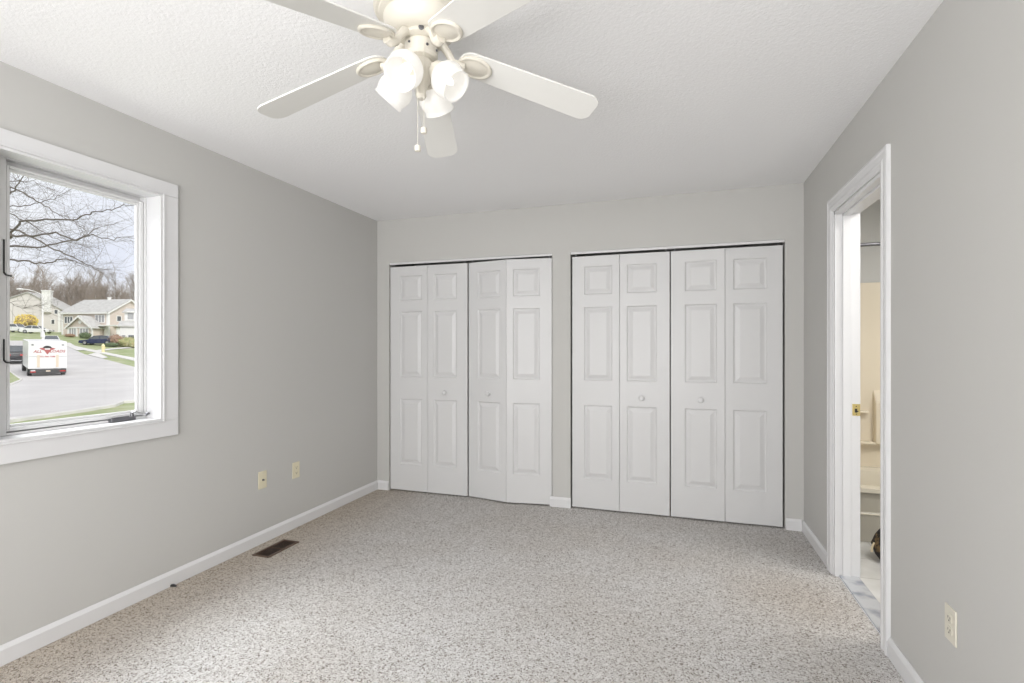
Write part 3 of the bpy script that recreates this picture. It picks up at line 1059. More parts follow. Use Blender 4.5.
M['mwin'] = mat('curtained_window_glass', (0.38, 0.38, 0.39), 0.15, spec=0.6)
M['cwhite'] = mat('white_car_paint', (0.80, 0.80, 0.80), 0.2)
M['cblue'] = mat('dark_blue_car_paint', (0.022, 0.032, 0.085), 0.2)
M['cblack'] = mat('dark_car_paint', (0.035, 0.035, 0.04), 0.2)
M['tyre'] = mat('tyre_rubber', (0.03, 0.03, 0.03), 0.8)
M['hub'] = mat('wheel_alloy', (0.45, 0.45, 0.46), 0.35, metal=0.6)
M['redl'] = mat('red_tail_lamp', (0.45, 0.03, 0.03), 0.3)
M['redp'] = mat('red_sign_paint', (0.45, 0.13, 0.13), 0.6)
M['blackp'] = mat('black_sign_paint', (0.03, 0.03, 0.03), 0.6)
M['cream'] = mat('cream_hinge_strip', (0.72, 0.62, 0.50), 0.6)

# lawn sheet over the whole slope
g = MB()
sidev = Vector((-WV.y, WV.x))
rows = (4.0, 54, 100, 125, 260)
for s0, s1_ in zip(rows, rows[1:]):
    q = []
    for s, e in ((s0, -1), (s0, 1), (s1_, 1), (s1_, -1)):
        p = WV * (s / WV.length_squared) + sidev * (e * 150)
        q.append((p.x, p.y, gz(p.x, p.y)))
    g.poly(q)
o = g.build('ground', M['lawn'], kind='structure')

road_px = [(-70, 426), (8, 420.5), (45, 416.5), (80, 411.5), (114, 406), (122, 402.5), (150, 400), (220, 397), (340, 394),
           (340, 389.5), (220, 386), (160, 374), (136, 367.5), (124, 364.4), (103, 359), (85, 354.5), (66, 346), (60, 342.8), (40, 341), (0, 340.6), (-60, 341.5)]
lay('road', [G(*p) for p in road_px], M['asphalt'], 0.02, 'pale grey asphalt street curving past the parked box truck', 'road', 'structure')
lay('curb', [G(*p) for p in ((-70, 428), (8, 423.5), (45, 418.2), (80, 413), (115, 407.3), (124, 403.6), (150, 401.2), (220, 398), (220, 397), (150, 400), (122, 402.5), (114, 406), (80, 411.5), (45, 416.5), (8, 420.5), (-70, 426))],
    M['concrete'], 0.10, None, None, 'structure', 0.2)
walk_px = [(64, 344.2), (85, 350.6), (103, 354.2), (125, 359.0), (140, 362.2), (180, 371), (180, 367.5), (140, 359.2), (125, 356.4), (103, 352.0), (85, 348.4), (66, 343.2)]
lay('sidewalk', [G(*p) for p in walk_px], M['concrete'], 0.06, None, None, 'structure', 0.15)
lay('trim_driveway', [G(*p) for p in ((62, 343), (66, 346), (77, 350.7), (85, 350.4), (70, 343.0))], M['concrete'], 0.05, None, None, 'structure')
lay('trim_driveway_apron', [G(*p) for p in ((88, 355), (103, 359), (108, 357.8), (97, 352.5))], M['concrete'], 0.05, None, None, 'structure')
lay('trim_walkway', [G(*p) for p in ((92, 351.0), (98, 351.8), (112, 349.9), (137, 347.7), (160, 346), (160, 345), (137, 346.5), (112, 348.5))], M['concrete'], 0.05, None, None, 'structure')
lay('lawn_corner', [G(*p) for p in ((-40, 366), (9, 371), (14, 375), (21.5, 380), (10, 385.5), (-40, 392))], M['lawn'], 0.09, None, None, 'structure', 0.15)
lay('curb_corner', [G(*p) for p in ((9, 371), (14, 374.6), (22.5, 380), (19, 382.6), (10, 386), (-40, 393), (-40, 392), (10, 385), (21, 380.3), (13, 375.4), (8, 371.4))], M['concrete'], 0.10, None, None, 'structure', 0.15)

# ------------------------------------------------------------------ box truck
TR = at(28, 40.5)
th_r = math.radians(66.0)
slope = math.atan(0.055)
truck = thing('box_truck', 'white box truck with red lettering parked in the street', 'truck', (TR.x, TR.y, gz(TR.x, TR.y)), th_r - PI / 2)
# local axes: +y runs along the tail from left to right corner, -x is towards the cab
truck.rotation_euler = (0, -0.0, th_r - PI / 2)
truck.rotation_mode = 'XYZ'
TL = 2.35


def pitch(o):
    o.rotation_euler = (0, slope, 0)
    return o


body = thing  # alias unused
b_ = MB()
b_.box(-4.6, 0, 0, TL, 0.62, 2.84)
cargo = pitch(b_.build('cargo_box', M['cwhite'], truck, bevel=0.03))
b_ = MB()
for z in (1.62,):
    b_.box(-4.58, -0.02, -0.015, -0.001, z - 0.02, z + 0.02)
    b_.box(0.001, 0.012, 0.05, 0.55, z - 0.02, z + 0.01)
    b_.box(0.001, 0.012, 1.85, 2.3, z - 0.02, z + 0.01)
b_.build('rub_rail', mat('grey_rail', (0.42, 0.42, 0.42), 0.5), cargo)
b_ = MB()
b_.box(-6.1, -4.65, 0.10, TL - 0.10, 0.55, 1.35)
b_.prism([(-6.1, 0.14, 1.35), (-4.65, 0.14, 1.35), (-4.65, 0.14, 2.15), (-5.5, 0.14, 2.15)], (0, TL - 0.28, 0))
cab = pitch(b_.build('cab', M['cwhite'], truck, bevel=0.05))
b_ = MB()
b_.prism([(-5.85, 0.12, 1.45), (-4.95, 0.12, 1.45), (-4.95, 0.12, 2.0), (-5.5, 0.12, 2.0)], (0, 0.02, 0))
b_.build('cab_window', M['dwin'], cab)
b_ = MB()
b_.box(-0.12, 0.10, 0.08, TL - 0.04, 0.26, 0.60)
bump = pitch(b_.build('rear_bumper', mat('dark_bumper_steel', (0.07, 0.07, 0.07), 0.5), truck, bevel=0.03))
b_ = MB(); b_.box(0.095, 0.11, 0.12, 0.45, 0.34, 0.44); b_.build('tail_light', M['redl'], bump)
b_ = MB(); b_.box(0.095, 0.11, 1.9, 2.25, 0.38, 0.48); b_.build('tail_light', M['redl'], bump)
b_ = MB(); b_.box(0.095, 0.11, 0.14, 0.42, 0.45, 0.52); b_.build('reversing_light', M['cwhite'], bump)
b_ = MB(); b_.box(0.095, 0.11, 1.05, 1.32, 0.39, 0.50); b_.build('license_plate', M['cream'], bump)
for yy in (0.52, 1.66):
    b_ = MB(); b_.box(0.001, 0.03, yy, yy + 0.17, 0.75, 1.75); b_.build('lift_rail', M['cream'], cargo)
for yy in (0.18, 2.02):
    b_ = MB(); b_.box(0.001, 0.02, yy, yy + 0.14, 2.53, 2.60); b_.build('marker_light', M['blackp'], cargo)
for xx in (-0.9, -5.3):
    for yy in (0.0, TL - 0.28):
        b_ = MB().lathe([(0.0, 0), (0.26, 0), (0.40, 0.02), (0.40, 0.26), (0.26, 0.28), (0, 0.28)], 24, Matrix.Translation((xx, yy + 0.28, 0.40)) @ Matrix.Rotation(PI / 2, 4, 'X'))
        wl = pitch(b_.build('wheel', M['tyre'], truck, smooth=True))
        MB().lathe([(0.2, -0.01), (0.2, 0.29), (0, 0.29)], 16, Matrix.Translation((xx, yy + 0.28, 0.40)) @ Matrix.Rotation(PI / 2, 4, 'X')).build('hubcap', M['hub'], wl)


def lettering(name, s, size, y, z, m, parent, x=0.004, bold=0.02, shear=0.0, cols=1.0):
    cu = bpy.data.curves.new(name, 'FONT')
    cu.body = s
    cu.size = size
    cu.align_x = 'CENTER'
    cu.extrude = 0.004
    cu.offset = bold * 0.4
    cu.shear = shear
    cu.resolution_u = 2
    tmp = bpy.data.objects.new(name + '_tmp', cu)
    COL.objects.link(tmp)
    bpy.context.view_layer.update()
    me = bpy.data.meshes.new_from_object(tmp)
    bpy.data.objects.remove(tmp)
    o = bpy.data.objects.new(name, me)
    me.materials.append(m)
    COL.objects.link(o)
    o.parent = parent
    # text x -> local +y, text y -> +z, faces +x
    o.matrix_local = Matrix(((0, 0, 1, x), (1 * cols, 0, 0, y), (0, 1, 0, z), (0, 0, 0, 1)))
    return o


lettering('lettering', 'ALL', 0.30, 0.55, 1.93, M['redp'], cargo, shear=0.25)
lettering('lettering', 'LOADS', 0.30, 1.74, 1.95, M['redp'], cargo, shear=0.25)
lettering('lettering', '773 388 7388', 0.17, 1.14, 1.55, M['redp'], cargo, bold=0.012)
e = MB()
# winged badge: dark cap over red wings and a point
e.prism([(0.003, 1.14 + a, 2.18 + b__) for a, b__ in ((-0.50, 0.12), (-0.28, 0.16), (0.28, 0.16), (0.50, 0.12), (0.34, -0.02), (0.20, -0.06), (0.09, -0.26), (0, -0.40), (-0.09, -0.26), (-0.20, -0.06), (-0.34, -0.02))], (0.006, 0, 0))
em = e.build('emblem', M['redp'], cargo)
e = MB()
e.prism([(0.010, 1.14 + 0.27 * math.cos(PI * k / 8), 2.30 + 0.20 * math.sin(PI * k / 8)) for k in range(9)], (0.006, 0, 0))
e.build('emblem_cap', M['blackp'], em)
e = MB()
e.box(0.010, 0.016, 0.98, 1.30, 2.18, 2.29)
e.build('emblem_face', M['cwhite'], em)


# ------------------------------------------------------------------ cars
def car(name, label, paint, loc, rz, L_=4.6, kind='sedan', Hh=1.45, group=None):
    root = thing(name, label, 'car', loc, rz, group)
    w_ = 1.78
    if kind == 'sedan':
        low = [(0, 0.32), (0, 0.62), (0.05, 0.78), (0.25, 0.92), (0.62, 0.94), (0.98, 0.62 + 0.16), (1.0, 0.52), (0.995, 0.28), (0.9, 0.2), (0.1, 0.2)]
        low = [(0.0, 0.30), (0.005, 0.62), (0.03, 0.70), (0.24, 0.84), (0.30, 0.88), (0.80, 0.93), (0.985, 0.90), (1.0, 0.60), (0.99, 0.28), (0.90, 0.20), (0.10, 0.20)]
        top = [(0.28, 0.88), (0.42, Hh - 0.05), (0.52, Hh), (0.66, Hh), (0.74, Hh - 0.06), (0.90, 0.92)]
    else:
        low = [(0.0, 0.34), (0.005, 0.75), (0.03, 0.86), (0.22, 1.00), (0.28, 1.04), (0.90, 1.10), (0.985, 1.0), (1.0, 0.66), (0.99, 0.34), (0.90, 0.26), (0.10, 0.26)]
        top = [(0.26, 1.02), (0.38, Hh - 0.05), (0.48, Hh), (0.84, Hh), (0.90, Hh - 0.08), (0.96, 1.08)]
    mb = MB().prism([(x * L_ - L_ / 2, -w_ / 2, z) for x, z in low], (0, w_, 0))
    bd_ = mb.build('car_body', paint, root, bevel=0.06, seg=3)
    mb = MB()
    a = [mb.bm.verts.new((x * L_ - L_ / 2, -w_ / 2 + 0.06 + (0.16 if z > 1.2 else 0), z)) for x, z in top]
    c_ = [mb.bm.verts.new((x * L_ - L_ / 2, w_ / 2 - 0.06 - (0.16 if z > 1.2 else 0), z)) for x, z in top]
    n_ = len(top)
    mb.bm.faces.new(a[::-1]); mb.bm.faces.new(c_)
    for k in range(n_):
        mb.bm.faces.new((a[k], a[(k + 1) % n_], c_[(k + 1) % n_], c_[k]))
    mb.build('window_glass', M['dwin'], root, bevel=0.02)
    # roof skin and pillars
    mb = MB()
    rp_ = [(x * L_ - L_ / 2, z) for x, z in top]
    mb.prism([(rp_[1][0] - 0.05, -w_ / 2 + 0.20, rp_[1][1] - 0.02), (rp_[2][0], -w_ / 2 + 0.20, Hh + 0.015), (rp_[3][0], -w_ / 2 + 0.20, Hh + 0.015), (rp_[4][0] + 0.03, -w_ / 2 + 0.20, rp_[4][1]),
              (rp_[3][0], -w_ / 2 + 0.20, Hh - 0.05), (rp_[2][0], -w_ / 2 + 0.20, Hh - 0.05)], (0, w_ - 0.40, 0))
    for s in (-1, 1):
        for x0_, z0_, x1_, z1_ in ((rp_[0][0], rp_[0][1], rp_[1][0], rp_[1][1]), (rp_[5][0], rp_[5][1] - 0.03, rp_[4][0], rp_[4][1]), ((rp_[2][0] + rp_[3][0]) / 2 - 0.05, 0.9, (rp_[2][0] + rp_[3][0]) / 2 - 0.05, Hh - 0.03)):
            mb.tube([(x0_, s * (w_ / 2 - 0.06), z0_), (x1_, s * (w_ / 2 - 0.21), z1_)], 0.045, 6)
    mb.build('roof_panel', paint, root, smooth=True)
    for x in (0.18, 0.80):
        for s in (-1, 1):
            T_ = Matrix.Translation((x * L_ - L_ / 2, s * (w_ / 2 - 0.20 if s > 0 else w_ / 2), 0.33))
            T_ = Matrix.Translation((x * L_ - L_ / 2, s * w_ / 2 + (0.02 if s > 0 else 0.20), 0.33)) @ Matrix.Rotation(PI / 2, 4, 'X')
            wl = MB().lathe([(0, 0), (0.22, 0), (0.33, 0.02), (0.33, 0.20), (0.22, 0.22), (0, 0.22)], 20, T_).build('wheel', M['tyre'], root, smooth=True)
            MB().lathe([(0.20, -0.008), (0.20, 0.228), (0, 0.228), ], 14, T_).build('hubcap', M['hub'], wl)
    for s in (-1, 1):
        MB().box(L_ / 2 - 0.06, L_ / 2 + 0.012, s * 0.55 - 0.22, s * 0.55 + 0.22, 0.68, 0.84).build('tail_light', M['redl'], root)
        MB().box(-L_ / 2 - 0.012, -L_ / 2 + 0.08, s * 0.58 - 0.2, s * 0.58 + 0.2, 0.52, 0.66).build('headlight', M['mwin'], root)
    return root


def ang_between(p, q):
    return math.atan2(q.y - p.y, q.x - p.x)


# blue sedan nose-left on the slope: front at px 79, rear at px 121
p0 = at(100, 79)
car('sedan', 'dark blue sedan parked in front of the pinkish beige house', M['cblue'], p0 + Vector((0, 0, 0.04)), math.radians(27), 5.0)
p0 = at(16, 98)
car('suv', 'white hatchback parked at the far left in front of the tan gabled house', M['cwhite'], p0 + Vector((0, 0, 0.05)), math.radians(198), 4.7, 'suv', 1.6)
p0 = at(37, 96)
car('sedan', 'white sedan parked beside the yellow bush and street lamp', M['cwhite'], p0 + Vector((0, 0, 0.05)), math.radians(212), 4.7)
p0 = at(51, 74)
car('sedan', 'white car mostly hidden behind the box truck, only its roof showing', M['cwhite'], p0 + Vector((0, 0, 0.05)), math.radians(155), 4.6)
p0 = at(13.5, 50)
car('suv', 'dark parked car with red tail lights at the left edge behind the truck', M['cblack'], p0 + Vector((0, 0, 0.04)), math.radians(-24), 4.5, 'suv', 1.66)

# ------------------------------------------------------------------ street lamp, hydrant
pl = at(42.6, 68)
lamp = thing('street_lamp', 'white street lamp pole with a curved arm behind the box truck', 'street lamp', pl)
ht = HC + (348.5 - 294) / FPX * 68 - pl.z
MB().tube([(0, 0, 0), (0, 0, 1.0), (0, 0, ht)], [0.13, 0.11, 0.08], 12).build('pole', M['wtrim'], lamp, smooth=True)
ax2 = -Rv.to_3d()
arm_pts = [Vector((0, 0, ht - 0.1)) + ax2 * (2.7 * k / 8) + Vector((0, 0, 0.75 * math.sin(PI / 2 * k / 8))) for k in range(9)]
MB().tube(arm_pts, 0.06, 8).build('lamp_arm', M['wtrim'], lamp, smooth=True)
e_ = arm_pts[-1]
MB().ico((e_.x - 0.3 * Rv.x, e_.y - 0.3 * Rv.y, e_.z), 0.40, 2, (1, 1, 0.35)).build('lamp_head', M['wtrim'], lamp, smooth=True)
bx(-0.16, 0.16, -0.16, 0.16, 1.6, 2.3).build('meter_box', M['wtrim'], lamp, bevel=0.02)

ph = G(103.2, 352.6)
hyd = thing('fire_hydrant', 'pale yellow fire hydrant beside the sidewalk', 'fire hydrant', ph)
M['hyd'] = mat('pale_yellow_hydrant_paint', (0.85, 0.74, 0.42), 0.5)
MB().lathe([(0.17, 0), (0.17, 0.06), (0.12, 0.07), (0.12, 0.62), (0.16, 0.64), (0.16, 0.70), (0.12, 0.80), (0.04, 0.88), (0.04, 0.94), (0, 0.94)], 20).build('barrel', M['hyd'], hyd, smooth=True)
for s in (0, PI / 2, PI):
    MB().lathe([(0.07, 0.10), (0.07, 0.20), (0, 0.20)], 12, Matrix.Translation((0, 0, 0.48)) @ Matrix.Rotation(s, 4, 'Z') @ Matrix.Rotation(PI / 2, 4, 'Y')).build('nozzle', M['hyd'], hyd)
hyd.scale = (1.25, 1.25, 1.25)


# ------------------------------------------------------------------ houses
def frame_of(p, ang):
    return Matrix.Translation(p) @ Matrix.Rotation(ang, 4, 'Z')


def house_window(parent, x, z, w_, h_, y=0.0, m='dwin', mull=0, face='front', D=None):
    """window on the local front (y=0, facing -y) or on the local right gable (x=const facing +x)"""
    fr_ = MB()
    pn = MB()
    t_ = 0.12
    if face == 'front':
        fr_.box(x - w_ / 2 - t_, x + w_ / 2 + t_, y - 0.07, y - 0.005, z - t_, z)
        fr_.box(x - w_ / 2 - t_, x + w_ / 2 + t_, y - 0.07, y - 0.005, z + h_, z + h_ + t_)
        fr_.box(x - w_ / 2 - t_, x - w_ / 2, y - 0.07, y - 0.005, z, z + h_).box(x + w_ / 2, x + w_ / 2 + t_, y - 0.07, y - 0.005, z, z + h_)
        for k in range(mull):
            xm = x - w_ / 2 + w_ * (k + 1) / (mull + 1)
            fr_.box(xm - 0.06, xm + 0.06, y - 0.065, y - 0.01, z, z + h_)
        pn.box(x - w_ / 2, x + w_ / 2, y - 0.03, y - 0.008, z, z + h_)
    else:
        fr_.box(x + 0.005, x + 0.07, D - w_ / 2 - t_, D + w_ / 2 + t_, z - t_, z)
        fr_.box(x + 0.005, x + 0.07, D - w_ / 2 - t_, D + w_ / 2 + t_, z + h_, z + h_ + t_)
        fr_.box(x + 0.005, x + 0.07, D - w_ / 2 - t_, D - w_ / 2, z, z + h_).box(x + 0.005, x + 0.07, D + w_ / 2, D + w_ / 2 + t_, z, z + h_)
        pn.box(x + 0.008, x + 0.03, D - w_ / 2, D + w_ / 2, z, z + h_)
    f_ = fr_.build('house_window', M['wtrim'], parent)
    pn.build('pane', M[m], f_)
    return f_


def gable_roof(x0, x1, y0_, y1_, ze, zr, ov=0.35, th=0.14):
    """ridge parallel to x"""
    ym = (y0_ + y1_) / 2
    k = (zr - ze) / (ym - y0_)
    mb = MB()
    mb.prism([(x0 - ov, y0_ - ov, ze - k * ov), (x0 - ov, ym, zr), (x0 - ov, y1_ + ov, ze - k * ov), (x0 - ov, y1_ + ov, ze - k * ov + th), (x0 - ov, ym, zr + th), (x0 - ov, y0_ - ov, ze - k * ov + th)], (x1 - x0 + 2 * ov, 0, 0))
    return mb


# main beige house: corner at px 108; local +x runs along the facade towards the right corner, +y into the house
fd = math.radians(189.3)
pc = at(108, 93.75)
h1 = thing('house', 'pinkish beige two-storey house with a small front gable and grey roof', 'house', (pc.x, pc.y, gz(pc.x, pc.y) - 0.3), fd - PI)
# local: facade x from -10 (left) to 0 (corner), y from 0 to 9
HB = pc.z - 0.3
ze = HC + (348.5 - 311.5) / FPX * 93.75 - HB
zr_ = ze + 2.6
w_ = MB()
w_.prism([(-10, 0, -1.0), (0, 0, -1.0), (0, 9, -1.0), (-10, 9, -1.0)], (0, 0, ze + 1.0))
w_.prism([(-10, 0, ze), (-10, 4.5, zr_), (-10, 9, ze)], (10, 0, 0))
w_.build('house_wall', M['siding_pink'], h1)
gable_roof(-10, 0, 0, 9, ze, zr_).build('roof', M['shingle'], h1)
w_ = MB()
w_.box(-10.05, -9.7, -0.05, 0.3, -1, ze).box(-0.3, 0.05, -0.05, 0.35, -1, ze).box(-10.1, 0.1, -0.40, -0.30, ze - 0.42, ze - 0.10)
for s in (0, 1):
    ya_, yb_ = (-0.4, 4.5) if s == 0 else (9.4, 4.5)
    w_.prism([(0.30, ya_, ze - 0.55), (0.30, yb_, zr_ - 0.25), (0.30, yb_, zr_ + 0.05), (0.30, ya_, ze - 0.25)], (0.08, 0, 0))
w_.build('corner_trim', M['wtrim'], h1)
# garage/entry band, mid roof and small front gable
w_ = MB()
w_.box(-0.9, 3.2, -1.3, -0.0, 2.35, 2.55)
w_.build('porch_roof', M['wtrim'], h1)
zb = 2.2
w_ = MB()
w_.prism([(-5.95, -2.2, -1.0), (-0.95, -2.2, -1.0), (-0.95, 0, -1.0), (-5.95, 0, -1.0)], (0, 0, zb + 1.0))
w_.prism([(-5.95, -2.2, zb), (-0.95, -2.2, zb), (-3.45, -2.2, zb + 1.9)], (0, 2.2, 0))
w_.build('bay_wall', M['siding_pink'], h1)
w_ = MB()
for s in (-1, 1):
    w_.prism([(-3.45, -2.6, zb + 1.9), (-3.45 + s * 2.95, -2.6, zb - 0.35), (-3.45 + s * 2.95, -2.6, zb - 0.18), (-3.45, -2.6, zb + 2.08)], (0, 2.6, 0))
w_.build('gable_roof', M['shingle'], h1)
w_ = MB()
for s in (-1, 1):
    w_.prism([(-3.45, -2.68, zb + 1.66), (-3.45 + s * 2.95, -2.68, zb - 0.55), (-3.45 + s * 2.95, -2.68, zb - 0.22), (-3.45, -2.68, zb + 2.02)], (0, 0.07, 0))
w_.box(-6.05, -0.85, -2.32, -2.21, zb - 0.25, zb - 0.02).box(-6.1, -5.8, -2.3, -2.1, -1, zb).box(-1.1, -0.8, -2.3, -2.1, -1, zb).box(-4.3, -4.0, -2.3, -2.2, -1, zb - 0.2)
w_.lathe([(0.35, 0), (0.35, 0.08), (0, 0.08)], 16, Matrix.Translation((-3.45, -2.2, zb + 0.85)) @ Matrix.Rotation(PI / 2, 4, 'X'))
w_.build('gable_trim', M['wtrim'], h1)
house_window(h1, -5.0, 0.45, 1.5, 1.45, -2.2, 'mwin', 2)
house_window(h1, -2.6, 0.35, 1.7, 1.5, -2.2, 'mwin', 2)
house_window(h1, -8.5, 3.05, 1.7, 1.1, 0, 'dwin', 2)
house_window(h1, -1.7, 3.15, 1.9, 1.25, 0, 'mwin', 2)
house_window(h1, -8.2, 0.5, 0.6, 1.4, 0, 'dwin')
w_ = MB(); w_.box(-0.75, -0.3, -0.12, -0.01, -0.4, 2.2)
w_.build('garage_door', M['wtrim'], h1)
house_window(h1, 0, 3.45, 0.8, 0.9, face='gable', D=2.2)
w_ = MB(); w_.box(0.0, 0.6, 1.0, 8.0, 2.35, 2.7); w_.build('side_eave', M['shingle'], h1)
w_ = MB(); w_.box(0.01, 0.12, 1.6, 5.4, -0.6, 2.2); w_.build('garage_door', M['wtrim'], h1)
MB().lathe([(0.3, 0), (0.3, 0.4), (0.38, 0.42), (0.38, 0.55), (0, 0.55)], 12, Matrix.Translation((-4.6, 4.5, zr_))).build('roof_vent', M['wtrim'], h1)

# tan gabled house on the left, its gable end facing the street
pl_ = at(60, 108)
pq = at(-12, 104)
L2 = (Vector((pl_.x, pl_.y)) - Vector((pq.x, pq.y))).length
a2 = ang_between(pq, pl_)
h2 = thing('house', 'cream tan house with a broad gable end and a tall white chimney', 'house', (pq.x, pq.y, gz(pq.x, pq.y) - 0.6), a2)
B2 = gz(pq.x, pq.y) - 0.6


def ztop(py, zc, base):
    return HC + (348.5 - py) / FPX * zc - base


zk = ztop(292.5, 106, B2)
zl = ztop(301, 104, B2) - 1.0
zr2 = ztop(309, 108, B2)
xp = L2 * 0.55
w_ = MB()
w_.prism([(0, 0, -1.5), (L2, 0, -1.5), (L2, 0, zr2), (xp, 0, zk), (0, 0, zl)], (0, 9, 0))
w_.build('house_wall', M['siding_tan'], h2)
w_ = MB()
w_.prism([(-0.4, -0.3, zl - 0.1), (xp, -0.3, zk + 0.02), (L2 + 0.5, -0.3, zr2 - 0.25), (L2 + 0.5, -0.3, zr2 - 0.08), (xp, -0.3, zk + 0.2), (-0.4, -0.3, zl + 0.08)], (0, 9.6, 0))
w_.build('roof', M['shingle'], h2)
w_ = MB()
w_.box(L2 - 0.3, L2 + 0.05, -0.08, 0.2, -1.5, zr2 - 0.2)
w_.build('corner_trim', M['wtrim'], h2)
cxp = xp + (L2 - xp) * 0.46
w_ = MB(); w_.box(cxp, cxp + 1.5, -0.6, 0.5, zr2 - 0.8, zk + 0.35).box(cxp - 0.1, cxp + 1.6, -0.7, 0.6, zk + 0.35, zk + 0.6)
w_.build('chimney', M['wtrim'], h2, bevel=0.03)
house_window(h2, L2 * 0.385, 2.4, 0.5, 0.9, 0)
house_window(h2, L2 * 0.90, 2.1, 0.5, 0.9, 0)
house_window(h2, L2 * 0.945, 4.3, 0.5, 0.8, 0)
w_ = MB(); w_.box(L2, L2 + 3.6, 1.5, 8, -1.0, 2.3)
w_.prism([(L2, 1.2, 2.3), (L2 + 3.8, 1.2, 2.3), (L2, 1.2, 3.7)], (0, 7, 0))
w_.build('garage_wing', M['siding_tan'], h2)
w_ = MB(); w_.box(L2 + 0.3, L2 + 3.4, 1.42, 1.49, -0.6, 1.9); w_.build('garage_door', M['wtrim'], h2)

# pale house at the right edge of the view
pr2 = at(124.5, 82)
h3 = thing('house', 'pale grey-white house with a dark doorway at the right of the window view', 'house', (pr2.x, pr2.y, gz(pr2.x, pr2.y) - 0.3), math.radians(48))
B3 = gz(pr2.x, pr2.y) - 0.3
ze3 = ztop(312.5, 82, B3)
w_ = MB(); w_.box(0, 11, 0, 8, -2.5, ze3); w_.prism([(0, 0, ze3), (0, 4, ze3 + 0.8), (0, 8, ze3)], (11, 0, 0))
w_.build('house_wall', M['siding_white'], h3)
gable_roof(0, 11, 0, 8, ze3, ze3 + 0.8, 0.3).build('roof', M['shingle'], h3)
zl3 = ztop(324, 80, B3)
w_ = MB(); w_.box(-0.35, 3.4, -1.8, 0, -1, zl3 - 0.3)
w_.build('entry_wall', M['siding_white'], h3)
w_ = MB(); w_.prism([(-0.6, -2.1, zl3 - 0.4), (-0.6, 0, zl3 + 0.5), (-0.6, 0, zl3 + 0.62), (-0.6, -2.1, zl3 - 0.28)], (4.3, 0, 0))
w_.build('entry_roof', M['shingle'], h3)
house_window(h3, 0.8, zl3 + 0.85, 0.8, 1.2, 0, 'mwin')
house_window(h3, 0.12, 0.3, 0.45, 1.5, -1.8, 'mwin')
w_ = MB(); w_.box(0.75, 1.45, -1.85, -1.79, -0.3, 1.8); w_.build('front_door', M['dwin'], h3)


# ------------------------------------------------------------------ shrubs
def shrub(name, label, loc, r, sc, cols, n_=900, group=None):
    """leafy mound: a lumpy core carrying many small leaves"""
    root = thing(name, label, 'bush', loc, 0, group)
    mb = MB()
    mb.ico((0, 0, r * sc[2] * 0.75), r * 0.86, 3, sc, 0.25, 2.2, seed=loc[0])
    mb.build('inner_twigs', cols[0] if group else cols[1], root)
    mb = MB()
    rnd = random.Random(int(loc[0] * 10))
    for k in range(n_):
        d_ = Vector((rnd.gauss(0, 1), rnd.gauss(0, 1), rnd.gauss(0, 1))).normalized()
        q = 1 + 0.22 * noise.noise(d_ * 2.2 + Vector((loc[0], 0, 0)))
        p = Vector((d_.x * r * sc[0], d_.y * r * sc[1], d_.z * r * sc[2])) * q * rnd.uniform(0.86, 1.04) + Vector((0, 0, r * sc[2] * 0.8))
        if p.z < 0:
            continue
        s = r * rnd.uniform(0.05, 0.10)
        u_ = Vector((rnd.gauss(0, 1), rnd.gauss(0, 1), rnd.gauss(0, 1))).normalized()
        v_ = u_.orthogonal().normalized()
        mb.poly([p - u_ * s, p + v_ * s * 0.6, p + u_ * s, p - v_ * s * 0.6])
    mb.build('foliage', cols[0], root)
    return root


M['yel'] = mat('forsythia_yellow', (0.95, 0.78, 0.20), 0.8, noise_col=(2.0, (0.80, 0.60, 0.22), 0.50, 0.70))
M['twig'] = mat('brown_twigs', (0.36, 0.26, 0.15), 0.9)
M['green'] = mat('yellow_green_leaves', (0.34, 0.36, 0.14), 0.8, noise_col=(1.5, (0.46, 0.40, 0.20), 0.45, 0.65))
M['dgreen'] = mat('dark_evergreen_leaves', (0.12, 0.16, 0.08), 0.8)
M['rust'] = mat('rusty_brown_leaves', (0.34, 0.22, 0.15), 0.8)
p0 = at(26.5, 101)
shrub('forsythia_bush', 'round yellow flowering bush in front of the tan gabled house', p0 + Vector((0, 0, 0.9)), 1.55, (1.25, 1.1, 0.95), (M['yel'], M['twig']), 1500)
for (px, zc, r, sc, lab, cols) in (
        (129, 78, 0.95, (2.0, 1.2, 0.95), 'yellow-green rounded hedge bush in front of the pale right-hand house', (M['green'], M['dgreen'])),
        (137, 77, 0.85, (1.8, 1.2, 0.95), 'yellow-green bush cut by the right edge of the window pane', (M['green'], M['dgreen'])),
        (116.5, 79, 0.95, (1.0, 1.0, 1.1), 'rusty brown bush behind the tail of the blue sedan', (M['rust'], M['twig'])),
        (111.5, 77, 0.50, (3.2, 1.2, 0.8), 'low dark green hedge at the rear wheel of the blue sedan', (M['dgreen'], M['twig'])),
        (85, 89, 0.70, (1.8, 1.0, 0.9), 'small dark round bush under the front gable window', (M['dgreen'], M['twig'])),
        (70, 90, 0.45, (3.0, 1.0, 0.8), 'low rusty hedge under the left windows of the beige house', (M['rust'], M['dgreen']))):
    p0 = at(px, zc)
    shrub('garden_shrub', lab, p0, r, sc, cols, 500, 'garden shrubs')


